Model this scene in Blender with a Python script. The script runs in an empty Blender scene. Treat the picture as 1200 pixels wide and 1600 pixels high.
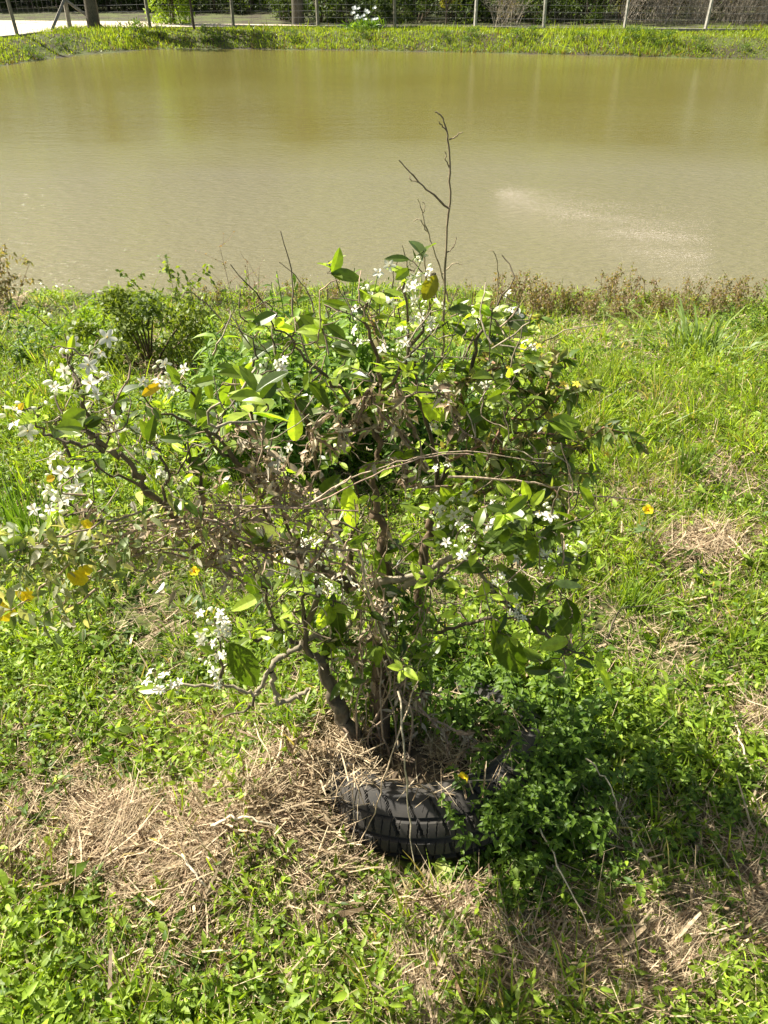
import bpy, math, random
import numpy as np
from mathutils import Vector

# ------------------------------------------------------------------ camera, world, sun, exposure
C = bpy.context.scene.collection
SC = bpy.context.scene
F = 1230.0                      # focal length in pixels of the 1200 x 1600 photograph
PITCH = math.radians(35.2)
CAM = np.array([0.0, 0.0, 1.6])
cam_d = bpy.data.cameras.new('camera')
cam = bpy.data.objects.new('camera', cam_d)
C.objects.link(cam)
cam.location = CAM
cam.rotation_euler = (math.radians(90) - PITCH, 0, 0)
cam_d.sensor_fit = 'VERTICAL'
cam_d.angle = 2 * math.atan(800 / F)
cam_d.clip_start = 0.05
cam_d.clip_end = 2000
SC.camera = cam

SUN_AZ, SUN_EL = math.radians(-63), math.radians(48)      # azimuth from +Y, negative = left
S = Vector((math.sin(SUN_AZ) * math.cos(SUN_EL), math.cos(SUN_AZ) * math.cos(SUN_EL), math.sin(SUN_EL)))
world = bpy.data.worlds.new('World')
SC.world = world
world.use_nodes = True
wn = world.node_tree
bg = wn.nodes['Background']
sky = wn.nodes.new('ShaderNodeTexSky')
sky.sky_type = 'NISHITA'
sky.sun_disc = False
sky.sun_elevation = SUN_EL
sky.sun_rotation = SUN_AZ
sky.dust_density = 2.5
sky.ozone_density = 0.7
wb = wn.nodes.new('ShaderNodeVectorMath'); wb.operation = 'MULTIPLY'; wb.inputs[1].default_value = (1.06, 1.0, .84)   # the phone's warm white balance
wn.links.new(sky.outputs[0], wb.inputs[0])
wn.links.new(wb.outputs[0], bg.inputs[0])
bg.inputs[1].default_value = 0.066
sun_d = bpy.data.lights.new('sun', 'SUN')
sun_d.energy = 5.0
sun_d.angle = math.radians(0.5)
sun_d.color = (1.0, 0.95, 0.86)
sun = bpy.data.objects.new('sun', sun_d)
C.objects.link(sun)
sun.rotation_euler = S.to_track_quat('Z', 'Y').to_euler()
sun.location = (-10, 10, 20)
SC.view_settings.view_transform = 'Standard'
SC.view_settings.look = 'None'
SC.view_settings.gamma = 1
SC.view_settings.exposure = 1.36
SC.cycles.max_bounces = 8
SC.cycles.transparent_max_bounces = 4

rnd = random.Random(7)
rng = np.random.default_rng(7)

# ------------------------------------------------------------------ real-place coordinates read off the photograph
cp, sp = math.cos(PITCH), math.sin(PITCH)
FW = np.array([0, cp, -sp]); UP = np.array([0, sp, cp]); RT = np.array([1.0, 0, 0])


def ray(px, py):
    px = np.asarray(px, float); py = np.asarray(py, float)
    return FW + ((px - 600) / F)[..., None] * RT + ((800 - py) / F)[..., None] * UP


def at(px, py, Y):
    d = ray(px, py)
    return CAM + d * (Y / d[..., 1])[..., None]


def atz(px, py, z):
    d = ray(px, py)
    return CAM + d * ((z - 1.6) / d[..., 2])[..., None]


def to_px(P):
    q = P - CAM
    zc = q @ FW
    return 600 + F * (q @ RT) / zc, 800 - F * (q @ UP) / zc


WATER = -0.6
far_px = [(0, 104), (60, 96), (130, 86), (230, 78), (350, 77), (500, 79), (650, 81), (800, 84), (950, 88), (1100, 92), (1200, 94)]
far_pts = [tuple(atz(x, y, WATER)[:2]) for x, y in far_px]
near_px = [(1200, 476), (1100, 474), (1000, 470), (900, 466), (800, 463), (650, 458), (500, 460), (350, 466), (200, 468), (100, 466), (0, 462)]
near_pts = [tuple(atz(x, y, WATER)[:2]) for x, y in near_px]
POND = np.array(far_pts + [(13.5, 20.5), (15.5, 17), (15.5, 12), (12, 8.2), (7.5, 6.4), (5, 6.0)] + near_pts +
                [(-5, 6.3), (-8, 7.2), (-10.5, 10), (-11.5, 14), (-11.2, 18), (-10.5, 20.6)])


def sdist(x, y):
    """signed distance to the shore line: positive over the water"""
    x = np.asarray(x, float); y = np.asarray(y, float)
    best = np.full(x.shape, 1e9); inside = np.zeros(x.shape, bool)
    n = len(POND)
    for i in range(n):
        a = POND[i]; b = POND[(i + 1) % n]
        e = b - a
        t = np.clip(((x - a[0]) * e[0] + (y - a[1]) * e[1]) / (e @ e), 0, 1)
        d = np.hypot(x - a[0] - t * e[0], y - a[1] - t * e[1])
        best = np.minimum(best, d)
        c = ((a[1] > y) != (b[1] > y))
        with np.errstate(divide='ignore', invalid='ignore'):
            xi = (b[0] - a[0]) * (y - a[1]) / (b[1] - a[1] + 1e-12) + a[0]
        inside ^= c & (x < xi)
    return np.where(inside, best, -best)


def sm(t):
    t = np.clip(t, 0, 1)
    return t * t * (3 - 2 * t)


# cheap smooth value noise (a sum of rotated sines)
_w = [(rng.uniform(0, 6.28), rng.uniform(0.6, 1.6), rng.uniform(0, 6.28)) for _ in range(10)]


def wob(x, y, s):
    v = 0
    for i, (a, f, p) in enumerate(_w):
        v = v + np.sin((x * math.cos(a) + y * math.sin(a)) * f * s + p)
    return v / 5.0


def zland(x, y):
    x = np.asarray(x, float); y = np.asarray(y, float)
    sd = sdist(x, y) + 0.10 * wob(x, y, 2.0) * sm((np.abs(x) + y - 1) / 4)
    out = -sd
    far = sm((y - 9) / 6)
    near_h = -0.56 + 0.56 * sm(out / 3.4) + 0.05 * sm(out / 0.25)
    far_h = -0.62 + 0.40 * sm(out / 1.5) + 0.02
    land = near_h * (1 - far) + far_h * far
    bed = -0.6 - 0.7 * sm(sd / 1.5) - 0.02
    z = np.where(sd > 0, bed, land)
    z = z + 0.012 * wob(x, y, 5.0) * (sd < -0.2) + 0.03 * wob(x, y, 1.3) * sm(-sd / 2)
    # the mound of cut dry grass beside the tyre
    z = z + 0.07 * np.exp(-(((x + 0.30) / 0.20) ** 2 + ((y - 0.98) / 0.16) ** 2))
    z = z + 0.10 * np.exp(-(((x + 0.20) / 0.13) ** 2 + ((y - 1.24) / 0.17) ** 2))
    z = z - 0.04 * np.exp(-(((x - 0.15) / 0.5) ** 2 + ((y - 1.1) / 0.5) ** 2)) * wob(0.15, 1.1, 1.3)
    return z


def gpt(px, py):
    """points on the land sheet seen at the given photo pixels"""
    d = ray(px, py)
    z = np.zeros(d.shape[:-1])
    for _ in range(14):
        P = CAM + d * ((z - 1.6) / np.minimum(d[..., 2], -0.02))[..., None]
        z = 0.5 * z + 0.5 * zland(P[..., 0], P[..., 1])
    P[..., 2] = zland(P[..., 0], P[..., 1])
    return P


# ------------------------------------------------------------------ mesh helpers
def tag(o, label=None, cat=None, group=None, kind=None):
    if label: o['label'] = label
    if cat: o['category'] = cat
    if group: o['group'] = group
    if kind: o['kind'] = kind
    return o


def empty(name, loc, label=None, cat=None, group=None):
    o = bpy.data.objects.new(name, None)
    C.objects.link(o)
    o.location = loc
    o.empty_display_size = 0.05
    tag(o, label, cat, group)
    return o


class MB:
    """collects quads with vertex colours and links them as ONE mesh object"""
    def __init__(self):
        self.v = []; self.f = []; self.c = []; self.n = 0

    def add(self, v, f, c):
        v = np.asarray(v, float).reshape(-1, 3)
        f = np.asarray(f, np.int64).reshape(-1, 4)
        c = np.asarray(c, float)
        if c.ndim == 1:
            c = np.tile(c, (len(v), 1))
        self.v.append(v); self.f.append(f + self.n); self.c.append(c); self.n += len(v)

    def build(self, name, mat, parent=None, smooth=True, loc=None):
        v = np.concatenate(self.v); f = np.concatenate(self.f); c = np.concatenate(self.c)
        if parent is not None:
            v = v - np.array(parent.location) if loc is None else v - np.array(loc)
        elif loc is not None:
            v = v - np.array(loc)
        me = bpy.data.meshes.new(name)
        me.vertices.add(len(v)); me.vertices.foreach_set('co', v.astype(np.float32).ravel())
        me.loops.add(len(f) * 4); me.loops.foreach_set('vertex_index', f.astype(np.int32).ravel())
        me.polygons.add(len(f))
        me.polygons.foreach_set('loop_start', (np.arange(len(f)) * 4).astype(np.int32))
        me.polygons.foreach_set('use_smooth', np.full(len(f), smooth))
        me.update(calc_edges=True)
        a = me.color_attributes.new('Col', 'FLOAT_COLOR', 'POINT')
        a.data.foreach_set('color', np.concatenate([np.clip(c, 0, 1), np.ones((len(c), 1))], 1).astype(np.float32).ravel())
        me.materials.append(mat)
        o = bpy.data.objects.new(name, me)
        C.objects.link(o)
        if parent is not None: o.parent = parent
        elif loc is not None: o.location = loc
        return o


def nrm(a):
    return a / np.maximum(np.linalg.norm(a, axis=-1, keepdims=True), 1e-9)


PROF = {
    'citrus': ([0, .10, .28, .5, .72, .9, 1.0], [.06, .50, .92, 1.0, .80, .38, .03]),
    'ovate': ([0, .2, .5, .8, 1.0], [.08, .9, 1.0, .5, .03]),
    'lance': ([0, .15, .45, .75, 1.0], [.1, .8, 1.0, .55, .02]),
    'blade': ([0, .35, .7, 1.0], [.8, 1.0, .65, .04]),
    'straw': ([0, .5, 1.0], [1.0, .9, .5]),
    'petal': ([0, .3, .65, .9, 1.0], [.35, .8, 1.0, .7, .15]),
    'small': ([0, .45, 1.0], [.15, 1.0, .05]),
}


def leaves(mb, P, D, N, L, W, prof, col, fold=0.25, bend=0.0, grav=0.15, mid=None, kink=None):
    """n leaves in one go. P,D,N (n,3); L,W (n,) ; col (n,3)"""
    P = np.atleast_2d(np.asarray(P, float)); n = len(P)
    D = nrm(np.broadcast_to(np.asarray(D, float), (n, 3)))
    N = np.broadcast_to(np.asarray(N, float), (n, 3))
    N = nrm(N - (N * D).sum(-1, keepdims=True) * D + 1e-6)
    Sd = np.cross(D, N)
    L = np.broadcast_to(np.asarray(L, float), (n,)); W = np.broadcast_to(np.asarray(W, float), (n,))
    fold = np.broadcast_to(np.asarray(fold, float), (n,)); bend = np.broadcast_to(np.asarray(bend, float), (n,))
    grav = np.broadcast_to(np.asarray(grav, float), (n,))
    col = np.broadcast_to(np.asarray(col, float), (n, 3))
    ts, ws = PROF[prof]
    cross = [-1, 0, 1] if prof not in ('straw', 'small', 'blade') else [-1, 1]
    if prof == 'citrus':
        cross = [-1, -.12, 0, .12, 1]
    k, m = len(ts), len(cross)
    V = np.zeros((n, k, m, 3)); CC = np.zeros((n, k, m, 3))
    for i, (t, w) in enumerate(zip(ts, ws)):
        ctr = P + D * (L * t)[:, None] - N * (bend * L * t * t)[:, None]
        ctr[:, 2] -= grav * L * t * t
        if kink is not None:
            ctr = ctr + kink * (L * math.sin(t * math.pi))[:, None]
        for j, s in enumerate(cross):
            hw = W * 0.5 * w
            V[:, i, j] = ctr + Sd * (hw * s)[:, None] + N * (fold * hw * abs(s))[:, None]
            CC[:, i, j] = col
            if mid is not None and s == 0:
                CC[:, i, j] = col * (1 - mid) + np.array([.32, .36, .10]) * mid
    base = (np.arange(n) * k * m)[:, None]
    q = []
    for i in range(k - 1):
        for j in range(m - 1):
            a = i * m + j
            q.append([a, a + 1, a + m + 1, a + m])
    fc = (base[:, :, None] + np.array(q)[None]).reshape(-1, 4)
    mb.add(V.reshape(-1, 3), fc, CC.reshape(-1, 3))


def smooth_path(pts, sub=4):
    pts = np.asarray(pts, float)
    if len(pts) < 3: sub = max(sub, 3)
    p = np.vstack([2 * pts[0] - pts[1], pts, 2 * pts[-1] - pts[-2]])
    out = []
    for i in range(1, len(p) - 2):
        for t in np.linspace(0, 1, sub, endpoint=False):
            a, b, c, d = p[i - 1], p[i], p[i + 1], p[i + 2]
            out.append(0.5 * ((2 * b) + (-a + c) * t + (2 * a - 5 * b + 4 * c - d) * t * t + (-a + 3 * b - 3 * c + d) * t ** 3))
    out.append(p[-2])
    return np.array(out)


def tube(mb, pts, r0, r1, col, m=6, jit=0.0, cj=0.08, knob=0.0):
    pts = np.asarray(pts, float); n = len(pts)
    if jit: pts = pts + rng.normal(0, jit, pts.shape) * np.r_[0, np.ones(n - 1)][:, None]
    T = np.gradient(pts, axis=0); T = nrm(T)
    ref = np.array([0.3, 0.9, 0.2]) if abs(T[0, 1]) < .8 else np.array([1.0, 0, 0])
    A = nrm(np.cross(T, ref)); B = np.cross(T, A)
    r = np.linspace(r0, r1, n)
    if knob: r = r * (1 + knob * rng.random(n) ** 2)
    th = np.arange(m) / m * 2 * math.pi
    V = pts[:, None] + r[:, None, None] * (np.cos(th)[None, :, None] * A[:, None] + np.sin(th)[None, :, None] * B[:, None])
    if knob: V = V + rng.normal(0, 1, V.shape) * (r * 0.08)[:, None, None]
    i = np.arange(n - 1)[:, None] * m; j = np.arange(m)[None]
    j2 = (j + 1) % m
    f = np.stack([i + j, i + j2, i + m + j2, i + m + j], -1).reshape(-1, 4)
    c = np.asarray(col)[None] * (1 + rng.normal(0, cj, (n, 1)))
    c = np.repeat(c, m, 0)
    # end cap: collapse onto the last point
    V = V.reshape(-1, 3)
    mb.add(V, f, c)
    e = np.vstack([V[-m:], pts[-1] + T[-1] * r[-1]])
    cf = [[a, (a + 1) % m, m, m] for a in range(m)]
    # quads with a doubled corner are avoided: use pairs
    if m % 2 == 0:
        cf = [[a, (a + 1) % m, (a + 2) % m, m] for a in range(0, m, 2)]
        mb.add(e, cf, c[-m - 0:][:1].repeat(m + 1, 0) if len(c) >= m else np.tile(col, (m + 1, 1)))
    return pts


def blob(mb, ctr, rad, col, seg=6, rings=4, axis=None):
    ctr = np.asarray(ctr, float); rad = np.broadcast_to(np.asarray(rad, float), (3,))
    V = []
    for i in range(rings + 1):
        ph = math.pi * (0.02 + 0.96 * i / rings)
        for j in range(seg):
            th = 2 * math.pi * j / seg
            V.append((math.sin(ph) * math.cos(th), math.sin(ph) * math.sin(th), math.cos(ph)))
    V = np.array(V) * rad
    if axis is not None:
        z = nrm(np.asarray(axis, float)); x = nrm(np.cross(z, [0.3, 0.5, 0.8])); y = np.cross(z, x)
        V = V[:, :1] * x + V[:, 1:2] * y + V[:, 2:] * z
    f = [[i * seg + j, i * seg + (j + 1) % seg, (i + 1) * seg + (j + 1) % seg, (i + 1) * seg + j] for i in range(rings) for j in range(seg)]
    mb.add(V + ctr, f, col)


def box(mb, c, s, col, rz=0.0):
    x, y, z = [k / 2 for k in s]
    V = np.array([[-x, -y, -z], [x, -y, -z], [x, y, -z], [-x, y, -z], [-x, -y, z], [x, -y, z], [x, y, z], [-x, y, z]])
    a, b = math.cos(rz), math.sin(rz)
    V = np.stack([V[:, 0] * a - V[:, 1] * b, V[:, 0] * b + V[:, 1] * a, V[:, 2]], 1) + np.array(c)
    mb.add(V, [[0, 3, 2, 1], [4, 5, 6, 7], [0, 1, 5, 4], [1, 2, 6, 5], [2, 3, 7, 6], [3, 0, 4, 7]], col)


# ------------------------------------------------------------------ materials
def new_mat(name):
    m = bpy.data.materials.new(name)
    m.use_nodes = True
    nt = m.node_tree
    return m, nt, nt.nodes['Principled BSDF'], nt.nodes['Material Output']


def foliage(name, rough=0.5, trans=0.4, spec=0.4, tint=(1.5, 1.5, 0.55), nscale=60.0, namp=0.35):
    m, nt, pb, out = new_mat(name)
    at_ = nt.nodes.new('ShaderNodeAttribute'); at_.attribute_name = 'Col'
    tc = nt.nodes.new('ShaderNodeTexCoord')
    nz = nt.nodes.new('ShaderNodeTexNoise'); nz.inputs['Scale'].default_value = nscale; nz.inputs['Detail'].default_value = 3
    nt.links.new(tc.outputs['Object'], nz.inputs['Vector'])
    mr = nt.nodes.new('ShaderNodeMapRange')
    mr.inputs['From Min'].default_value = .3; mr.inputs['From Max'].default_value = .7
    mr.inputs['To Min'].default_value = 1 - namp; mr.inputs['To Max'].default_value = 1 + namp
    nt.links.new(nz.outputs['Fac'], mr.inputs['Value'])
    vm = nt.nodes.new('ShaderNodeVectorMath'); vm.operation = 'SCALE'
    nt.links.new(at_.outputs['Color'], vm.inputs[0]); nt.links.new(mr.outputs[0], vm.inputs['Scale'])
    nt.links.new(vm.outputs[0], pb.inputs['Base Color'])
    pb.inputs['Roughness'].default_value = rough
    pb.inputs['Specular IOR Level'].default_value = spec
    if trans > 0:
        tm = nt.nodes.new('ShaderNodeVectorMath'); tm.operation = 'MULTIPLY'
        tm.inputs[1].default_value = tint
        nt.links.new(vm.outputs[0], tm.inputs[0])
        tb = nt.nodes.new('ShaderNodeBsdfTranslucent')
        nt.links.new(tm.outputs[0], tb.inputs['Color'])
        mx = nt.nodes.new('ShaderNodeMixShader'); mx.inputs[0].default_value = trans
        nt.links.new(pb.outputs[0], mx.inputs[1]); nt.links.new(tb.outputs[0], mx.inputs[2])
        nt.links.new(mx.outputs[0], out.inputs['Surface'])
    return m


M_citrus = foliage('citrus_leaf', 0.38, 0.42, 0.5, (1.9, 2.0, 0.55), 110, .22)
M_leaf = foliage('weed_leaf', 0.5, 0.42, 0.35, (1.7, 1.7, 0.5), 60, .3)
M_grass = foliage('grass_blade', 0.45, 0.42, 0.35, (1.6, 1.55, 0.5), 25, .3)
M_straw = foliage('dry_straw', 0.75, 0.2, 0.2, (1.0, .9, .7), 90, .35)
M_petal = foliage('blossom', 0.6, 0.3, 0.2, (1.0, 1.0, .95), 90, .06)
M_far = foliage('far_foliage', 0.6, 0.35, 0.25, (1.5, 1.5, 0.5), 2.0, .35)


def bark(name, scale=60.0, bump=0.6, rough=0.85):
    m, nt, pb, out = new_mat(name)
    at_ = nt.nodes.new('ShaderNodeAttribute'); at_.attribute_name = 'Col'
    tc = nt.nodes.new('ShaderNodeTexCoord')
    mp = nt.nodes.new('ShaderNodeMapping'); mp.inputs['Scale'].default_value = (1, 1, .35)
    nt.links.new(tc.outputs['Object'], mp.inputs[0])
    nz = nt.nodes.new('ShaderNodeTexNoise'); nz.inputs['Scale'].default_value = scale; nz.inputs['Detail'].default_value = 6
    nz.inputs['Roughness'].default_value = .65
    nt.links.new(mp.outputs[0], nz.inputs['Vector'])
    cr = nt.nodes.new('ShaderNodeMapRange'); cr.inputs['From Min'].default_value = .3; cr.inputs['From Max'].default_value = .7
    cr.inputs['To Min'].default_value = .45; cr.inputs['To Max'].default_value = 1.6
    nt.links.new(nz.outputs['Fac'], cr.inputs['Value'])
    vm = nt.nodes.new('ShaderNodeVectorMath'); vm.operation = 'SCALE'
    nt.links.new(at_.outputs['Color'], vm.inputs[0]); nt.links.new(cr.outputs[0], vm.inputs['Scale'])
    nt.links.new(vm.outputs[0], pb.inputs['Base Color'])
    pb.inputs['Roughness'].default_value = rough
    pb.inputs['Specular IOR Level'].default_value = .2
    bp = nt.nodes.new('ShaderNodeBump'); bp.inputs['Strength'].default_value = bump; bp.inputs['Distance'].default_value = .004
    nt.links.new(nz.outputs['Fac'], bp.inputs['Height']); nt.links.new(bp.outputs[0], pb.inputs['Normal'])
    return m


M_bark = bark('bark')
M_stem = bark('stem', 120, .3)
M_post = bark('weathered_post', 25, .5)

# soil / turf under the plants
M_ground, nt, pb, _o = new_mat('ground')
tc = nt.nodes.new('ShaderNodeNewGeometry')
n1 = nt.nodes.new('ShaderNodeTexNoise'); n1.inputs['Scale'].default_value = 1.6; n1.inputs['Detail'].default_value = 8
n2 = nt.nodes.new('ShaderNodeTexNoise'); n2.inputs['Scale'].default_value = 45; n2.inputs['Detail'].default_value = 6
for n in (n1, n2): nt.links.new(tc.outputs['Position'], n.inputs['Vector'])
r1 = nt.nodes.new('ShaderNodeValToRGB')
r1.color_ramp.elements[0].position = .38; r1.color_ramp.elements[0].color = (.050, .042, .020, 1)
r1.color_ramp.elements[1].position = .62; r1.color_ramp.elements[1].color = (.085, .115, .020, 1)
r2 = nt.nodes.new('ShaderNodeValToRGB')
r2.color_ramp.elements[0].position = .35; r2.color_ramp.elements[0].color = (.35, .33, .3, 1)
r2.color_ramp.elements[1].position = .7; r2.color_ramp.elements[1].color = (1.5, 1.35, 1.1, 1)
nt.links.new(n1.outputs['Fac'], r1.inputs[0]); nt.links.new(n2.outputs['Fac'], r2.inputs[0])
mu = nt.nodes.new('ShaderNodeVectorMath'); mu.operation = 'MULTIPLY'
nt.links.new(r1.outputs[0], mu.inputs[0]); nt.links.new(r2.outputs[0], mu.inputs[1])
nt.links.new(mu.outputs[0], pb.inputs['Base Color'])
pb.inputs['Roughness'].default_value = .95
bp = nt.nodes.new('ShaderNodeBump'); bp.inputs['Strength'].default_value = .8; bp.inputs['Distance'].default_value = .01
nt.links.new(n2.outputs['Fac'], bp.inputs['Height']); nt.links.new(bp.outputs[0], pb.inputs['Normal'])

# muddy pond water: calm under the far bank, ruffled by the wind in the nearer half
M_water, nt, pb, _o = new_mat('muddy_water')
geo = nt.nodes.new('ShaderNodeNewGeometry')
sx = nt.nodes.new('ShaderNodeSeparateXYZ'); nt.links.new(geo.outputs['Position'], sx.inputs[0])
nb = nt.nodes.new('ShaderNodeTexNoise'); nb.inputs['Scale'].default_value = .35; nb.inputs['Detail'].default_value = 3
nt.links.new(geo.outputs['Position'], nb.inputs['Vector'])
ad = nt.nodes.new('ShaderNodeMath'); ad.operation = 'MULTIPLY_ADD'; ad.inputs[1].default_value = 3.0
nt.links.new(nb.outputs['Fac'], ad.inputs[0]); nt.links.new(sx.outputs['Y'], ad.inputs[2])
wind = nt.nodes.new('ShaderNodeMapRange'); wind.inputs['From Min'].default_value = 11.5; wind.inputs['From Max'].default_value = 14.0
wind.inputs['To Min'].default_value = 1.0; wind.inputs['To Max'].default_value = 0.17
nt.links.new(ad.outputs[0], wind.inputs['Value'])
mp = nt.nodes.new('ShaderNodeMapping'); mp.inputs['Scale'].default_value = (.45, 1.3, 1); mp.inputs['Rotation'].default_value = (0, 0, .18)
nt.links.new(geo.outputs['Position'], mp.inputs[0])
w1 = nt.nodes.new('ShaderNodeTexNoise'); w1.inputs['Scale'].default_value = 16; w1.inputs['Detail'].default_value = 4; w1.inputs['Roughness'].default_value = .6
w2 = nt.nodes.new('ShaderNodeTexNoise'); w2.inputs['Scale'].default_value = 2.5; w2.inputs['Detail'].default_value = 2
nt.links.new(mp.outputs[0], w1.inputs['Vector']); nt.links.new(mp.outputs[0], w2.inputs['Vector'])
b1 = nt.nodes.new('ShaderNodeBump'); b1.inputs['Distance'].default_value = .030
nt.links.new(w1.outputs['Fac'], b1.inputs['Height']); nt.links.new(wind.outputs[0], b1.inputs['Strength'])
b2 = nt.nodes.new('ShaderNodeBump'); b2.inputs['Distance'].default_value = .012; b2.inputs['Strength'].default_value = .35
nt.links.new(w2.outputs['Fac'], b2.inputs['Height']); nt.links.new(b1.outputs[0], b2.inputs['Normal'])
nt.links.new(b2.outputs[0], pb.inputs['Normal'])
nc = nt.nodes.new('ShaderNodeTexNoise'); nc.inputs['Scale'].default_value = .22; nc.inputs['Detail'].default_value = 4
nt.links.new(geo.outputs['Position'], nc.inputs['Vector'])
rc = nt.nodes.new('ShaderNodeValToRGB')
rc.color_ramp.elements[0].position = .35; rc.color_ramp.elements[0].color = (.128, .108, .026, 1)
rc.color_ramp.elements[1].position = .65; rc.color_ramp.elements[1].color = (.146, .130, .038, 1)
nt.links.new(nc.outputs['Fac'], rc.inputs[0])
sky_pale = nt.nodes.new('ShaderNodeMapRange'); sky_pale.inputs['From Min'].default_value = 11.9; sky_pale.inputs['From Max'].default_value = 14.0
sky_pale.inputs['To Min'].default_value = .75; sky_pale.inputs['To Max'].default_value = 0.0
nt.links.new(ad.outputs[0], sky_pale.inputs['Value'])
mxs = nt.nodes.new('ShaderNodeMix'); mxs.data_type = 'RGBA'; mxs.inputs['B'].default_value = (.182, .165, .108, 1)      # pale sky reflection put into the nearer water's colour
nt.links.new(sky_pale.outputs[0], mxs.inputs['Factor']); nt.links.new(rc.outputs[0], mxs.inputs['A']); nt.links.new(mxs.outputs['Result'], pb.inputs['Base Color'])
pb.inputs['Roughness'].default_value = .06; pb.inputs['IOR'].default_value = 1.33


def noisy(name, c0, c1, scale, rough=.9, bump=.4, dist=.01):
    m, nt, pb, _ = new_mat(name)
    g = nt.nodes.new('ShaderNodeTexCoord')
    nz = nt.nodes.new('ShaderNodeTexNoise'); nz.inputs['Scale'].default_value = scale; nz.inputs['Detail'].default_value = 7
    nt.links.new(g.outputs['Object'], nz.inputs['Vector'])
    r = nt.nodes.new('ShaderNodeValToRGB')
    r.color_ramp.elements[0].position = .35; r.color_ramp.elements[0].color = (*c0, 1)
    r.color_ramp.elements[1].position = .66; r.color_ramp.elements[1].color = (*c1, 1)
    nt.links.new(nz.outputs['Fac'], r.inputs[0]); nt.links.new(r.outputs[0], pb.inputs['Base Color'])
    pb.inputs['Roughness'].default_value = rough
    b = nt.nodes.new('ShaderNodeBump'); b.inputs['Strength'].default_value = bump; b.inputs['Distance'].default_value = dist
    nt.links.new(nz.outputs['Fac'], b.inputs['Height']); nt.links.new(b.outputs[0], pb.inputs['Normal'])
    return m


M_road = noisy('sandy_road', (.46, .37, .26), (.62, .52, .40), 3)
M_conc = noisy('concrete', (.16, .15, .12), (.36, .33, .28), 6)
M_rubber = noisy('tyre_rubber', (.008, .008, .008), (.050, .043, .033), 9, .8, .5, .003)
M_soil = noisy('planter_soil', (.03, .02, .012), (.10, .07, .04), 40, .95, 1, .01)
M_wire = noisy('galvanised_wire', (.10, .10, .10), (.20, .20, .19), 30, .6, .1)
M_plainstraw = bark('dry_stalk', 160, .3, .7)
M_glint = noisy('glint', (.62, .52, .42), (.85, .74, .66), 20, .5)  # pale flecks that stand in for the sun glint on the water

# ------------------------------------------------------------------ the setting: ground, pond, road
def axis_steps(a):
    out = [0.0]
    while out[-1] < a:
        x = out[-1]
        out.append(x + max(0.03, 0.022 * x + (0.35 if x > 30 else 0) + (6 if x > 60 else 0)))
    return np.array(out)


xs = axis_steps(500); xs = np.concatenate([-xs[:0:-1], xs])
ys = np.concatenate([[-300, -120, -50, -20, -10, -6, -4, -3, -2, -1.5, -1, -.6, -.3], np.arange(0, 7.5, .04), np.arange(7.5, 20, .25), np.arange(20, 31, .1),
                     np.arange(31, 50, .5), np.arange(50, 120, 4), np.arange(120, 801, 40)])
X, Yg = np.meshgrid(xs, ys)
Z = zland(X, Yg)
Z = np.where(Yg > 45, Z + (Yg - 45) * 0.03, Z)
V = np.stack([X, Yg, Z], -1).reshape(-1, 3)
nx, ny = len(xs), len(ys)
i, j = np.meshgrid(np.arange(ny - 1), np.arange(nx - 1), indexing='ij')
a = (i * nx + j).ravel()
g = MB(); g.add(V, np.stack([a, a + 1, a + nx + 1, a + nx], 1), np.array([.1, .1, .03]))
tag(g.build('ground', M_ground), 'soil and turf ground sloping from the bush down to the pond', 'ground', kind='structure')

# water sheet, a little larger than the shore outline so it tucks under the banks
gx = np.linspace(-13.5, 17.5, 125); gy = np.linspace(4.6, 28, 95)
X, Yw = np.meshgrid(gx, gy)
sdw = sdist(X, Yw)
a = []
for ii in range(len(gy) - 1):
    for jj in range(len(gx) - 1):
        if sdw[ii:ii + 2, jj:jj + 2].max() > -0.55:
            b = ii * len(gx) + jj
            a.append([b, b + 1, b + len(gx) + 1, b + len(gx)])
w = MB(); w.add(np.stack([X, Yw, np.full_like(X, WATER)], -1).reshape(-1, 3), a, np.array([.2, .18, .08]))
tag(w.build('pond_water', M_water), 'muddy olive pond water with fine ripples in the nearer half', 'pond', kind='structure')

# sandy road beyond the fence corner on the left
rd = MB()
road_px = [(-260, 78, 38), (-150, 70, 37), (-60, 65, 35), (0, 60, 34), (60, 54, 34), (110, 46.5, 35), (200, 44.5, 36), (300, 43, 38), (420, 42.5, 40), (520, 42.2, 41)]
vs = []
for x, y0, y1 in road_px:
    for t in np.linspace(0, 1, 6):
        p = atz(x, y0 + (y1 - y0) * t, -0.2)
        p[2] = float(zland(p[0], p[1])) + 0.03
        vs.append(p)
fr = [[i * 6 + j, (i + 1) * 6 + j, (i + 1) * 6 + j + 1, i * 6 + j + 1] for i in range(len(road_px) - 1) for j in range(5)]
rd.add(vs, fr, np.array([.6, .5, .4]))
tag(rd.build('road', M_road), 'pale sandy track running beyond the fence at the far left', 'road', kind='structure')

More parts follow.
